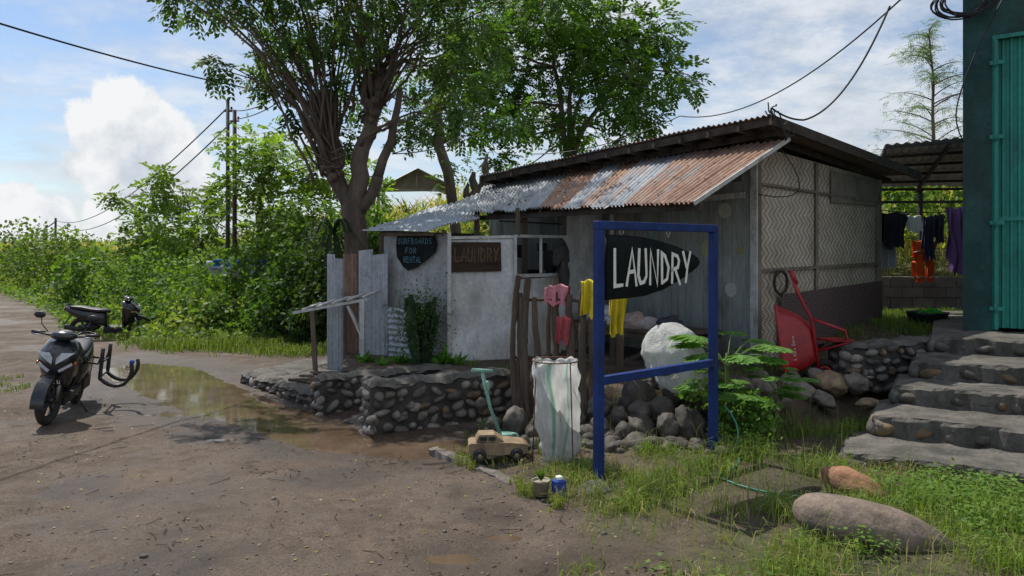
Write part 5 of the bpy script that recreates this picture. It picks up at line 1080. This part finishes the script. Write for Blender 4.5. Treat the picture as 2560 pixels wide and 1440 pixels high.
w=MB(); tx=px(620,0,19)[0]; drape(w,tx,18.6,1.72,1.7,.22,.4,.1,(.7,.75,.8),.1); drape(w,tx+.1,18.5,1.76,1.5,.08,.2,.1,(.07,.25,.6),.1); w.build('tarpaulin',M_cloth)
# ---------------- world ----------------
wd=bpy.data.worlds.new('World'); scene.world=wd; wd.use_nodes=True; N=wd.node_tree.nodes; L=wd.node_tree.links; bg=N['Background']
sun=unit([-.36,.42,.86]); el=math.asin(sun[2]); az=math.atan2(sun[0],sun[1])
sky=N.new('ShaderNodeTexSky'); sky.sky_type='NISHITA'; sky.sun_disc=False; sky.sun_elevation=el; sky.sun_rotation=az; sky.dust_density=.6; sky.ozone_density=1.3
tc=N.new('ShaderNodeTexCoord').outputs['Generated']
sep=N.new('ShaderNodeSeparateXYZ'); L.new(tc,sep.inputs[0]); zc=mth(N,L,'ADD',mth(N,L,'MAXIMUM',sep.outputs[2],0.),.16)
cb=N.new('ShaderNodeCombineXYZ'); L.new(mth(N,L,'DIVIDE',sep.outputs[0],zc),cb.inputs[0]); L.new(mth(N,L,'DIVIDE',sep.outputs[1],zc),cb.inputs[1])
n1=nz(N,L,cb.outputs[0],.8,10,.62); n2=nz(N,L,cb.outputs[0],2.8,9,.66)
rightb=mth(N,L,'MULTIPLY',sep.outputs[0],.09)
f=mth(N,L,'ADD',mth(N,L,'ADD',mth(N,L,'MULTIPLY',n1,.6),mth(N,L,'MULTIPLY',n2,.4)),rightb)
cov=ramp(N,L,f,[(.385,0.),(.55,1.)])
nd=N.new('ShaderNodeTexNoise'); nd.inputs['Scale'].default_value=11; nd.inputs['Detail'].default_value=10; nd.inputs['Roughness'].default_value=.58; L.new(tc,nd.inputs['Vector'])
vm=N.new('ShaderNodeVectorMath'); vm.operation='SUBTRACT'; L.new(nd.outputs['Color'],vm.inputs[0]); vm.inputs[1].default_value=(.5,.5,.5)
vs_=N.new('ShaderNodeVectorMath'); vs_.operation='SCALE'; L.new(vm.outputs[0],vs_.inputs[0]); vs_.inputs['Scale'].default_value=.10
va=N.new('ShaderNodeVectorMath'); va.operation='ADD'; L.new(tc,va.inputs[0]); L.new(vs_.outputs[0],va.inputs[1])
best=None
for (u,v,r) in ((240,290,.032),(330,265,.040),(400,310,.036),(250,350,.035),(330,350,.055),(430,370,.045),(400,430,.055),(300,430,.045),(200,410,.03),(480,430,.035),(60,530,.035),(130,550,.03),(20,510,.03),(250,550,.025)):
    dv=unit([(u-1280)/1850,1,(625-v)/1850]); ds=N.new('ShaderNodeVectorMath'); ds.operation='DISTANCE'; L.new(va.outputs[0],ds.inputs[0]); ds.inputs[1].default_value=tuple(dv)
    q=mth(N,L,'DIVIDE',ds.outputs['Value'],r); best=q if best is None else mth(N,L,'MINIMUM',best,q)
cum=ramp(N,L,best,[(.80,1.),(1.08,0.)])
cc=ramp(N,L,mth(N,L,'ADD',mth(N,L,'MULTIPLY',n2,.6),mth(N,L,'MULTIPLY',nd.outputs['Fac'],.4)),[(.38,(4.6,5.1,5.7)),(.58,(7.1,7.4,7.8))])
cu=ramp(N,L,nd.outputs['Fac'],[(.38,(5.4,5.9,6.6)),(.56,(8.1,8.2,8.3))])
skyc=mixc(N,L,1.,sky.outputs[0],(1.0,1.05,1.12),'MULTIPLY')
col=mixc(N,L,mth(N,L,'MULTIPLY',cov,.88),skyc,cc); 
hz=ramp(N,L,sep.outputs[2],[(0.,.45),(.09,0.)]); col=mixc(N,L,hz,col,(4.9,5.7,6.6))
col=mixc(N,L,cum,col,cu)
L.new(col,bg.inputs[0]); bg.inputs[1].default_value=.112
sl=bpy.data.lights.new('sun','SUN'); sl.energy=4.9; sl.angle=math.radians(.5); sl.color=(1,.95,.87); so=bpy.data.objects.new('sun',sl); scene.collection.objects.link(so)
so.rotation_euler=Vector(-sun).to_track_quat('-Z','Y').to_euler()
cam=bpy.data.cameras.new('camera'); co=bpy.data.objects.new('camera',cam); scene.collection.objects.link(co); co.location=(0,0,2); co.rotation_euler=(math.pi/2,0,0)
cam.sensor_width=36; cam.lens=26.02; cam.shift_y=-95/2560; cam.clip_end=3000; cam.clip_start=.05; scene.camera=co
scene.view_settings.view_transform='Standard'; scene.view_settings.look='None'; scene.view_settings.exposure=0
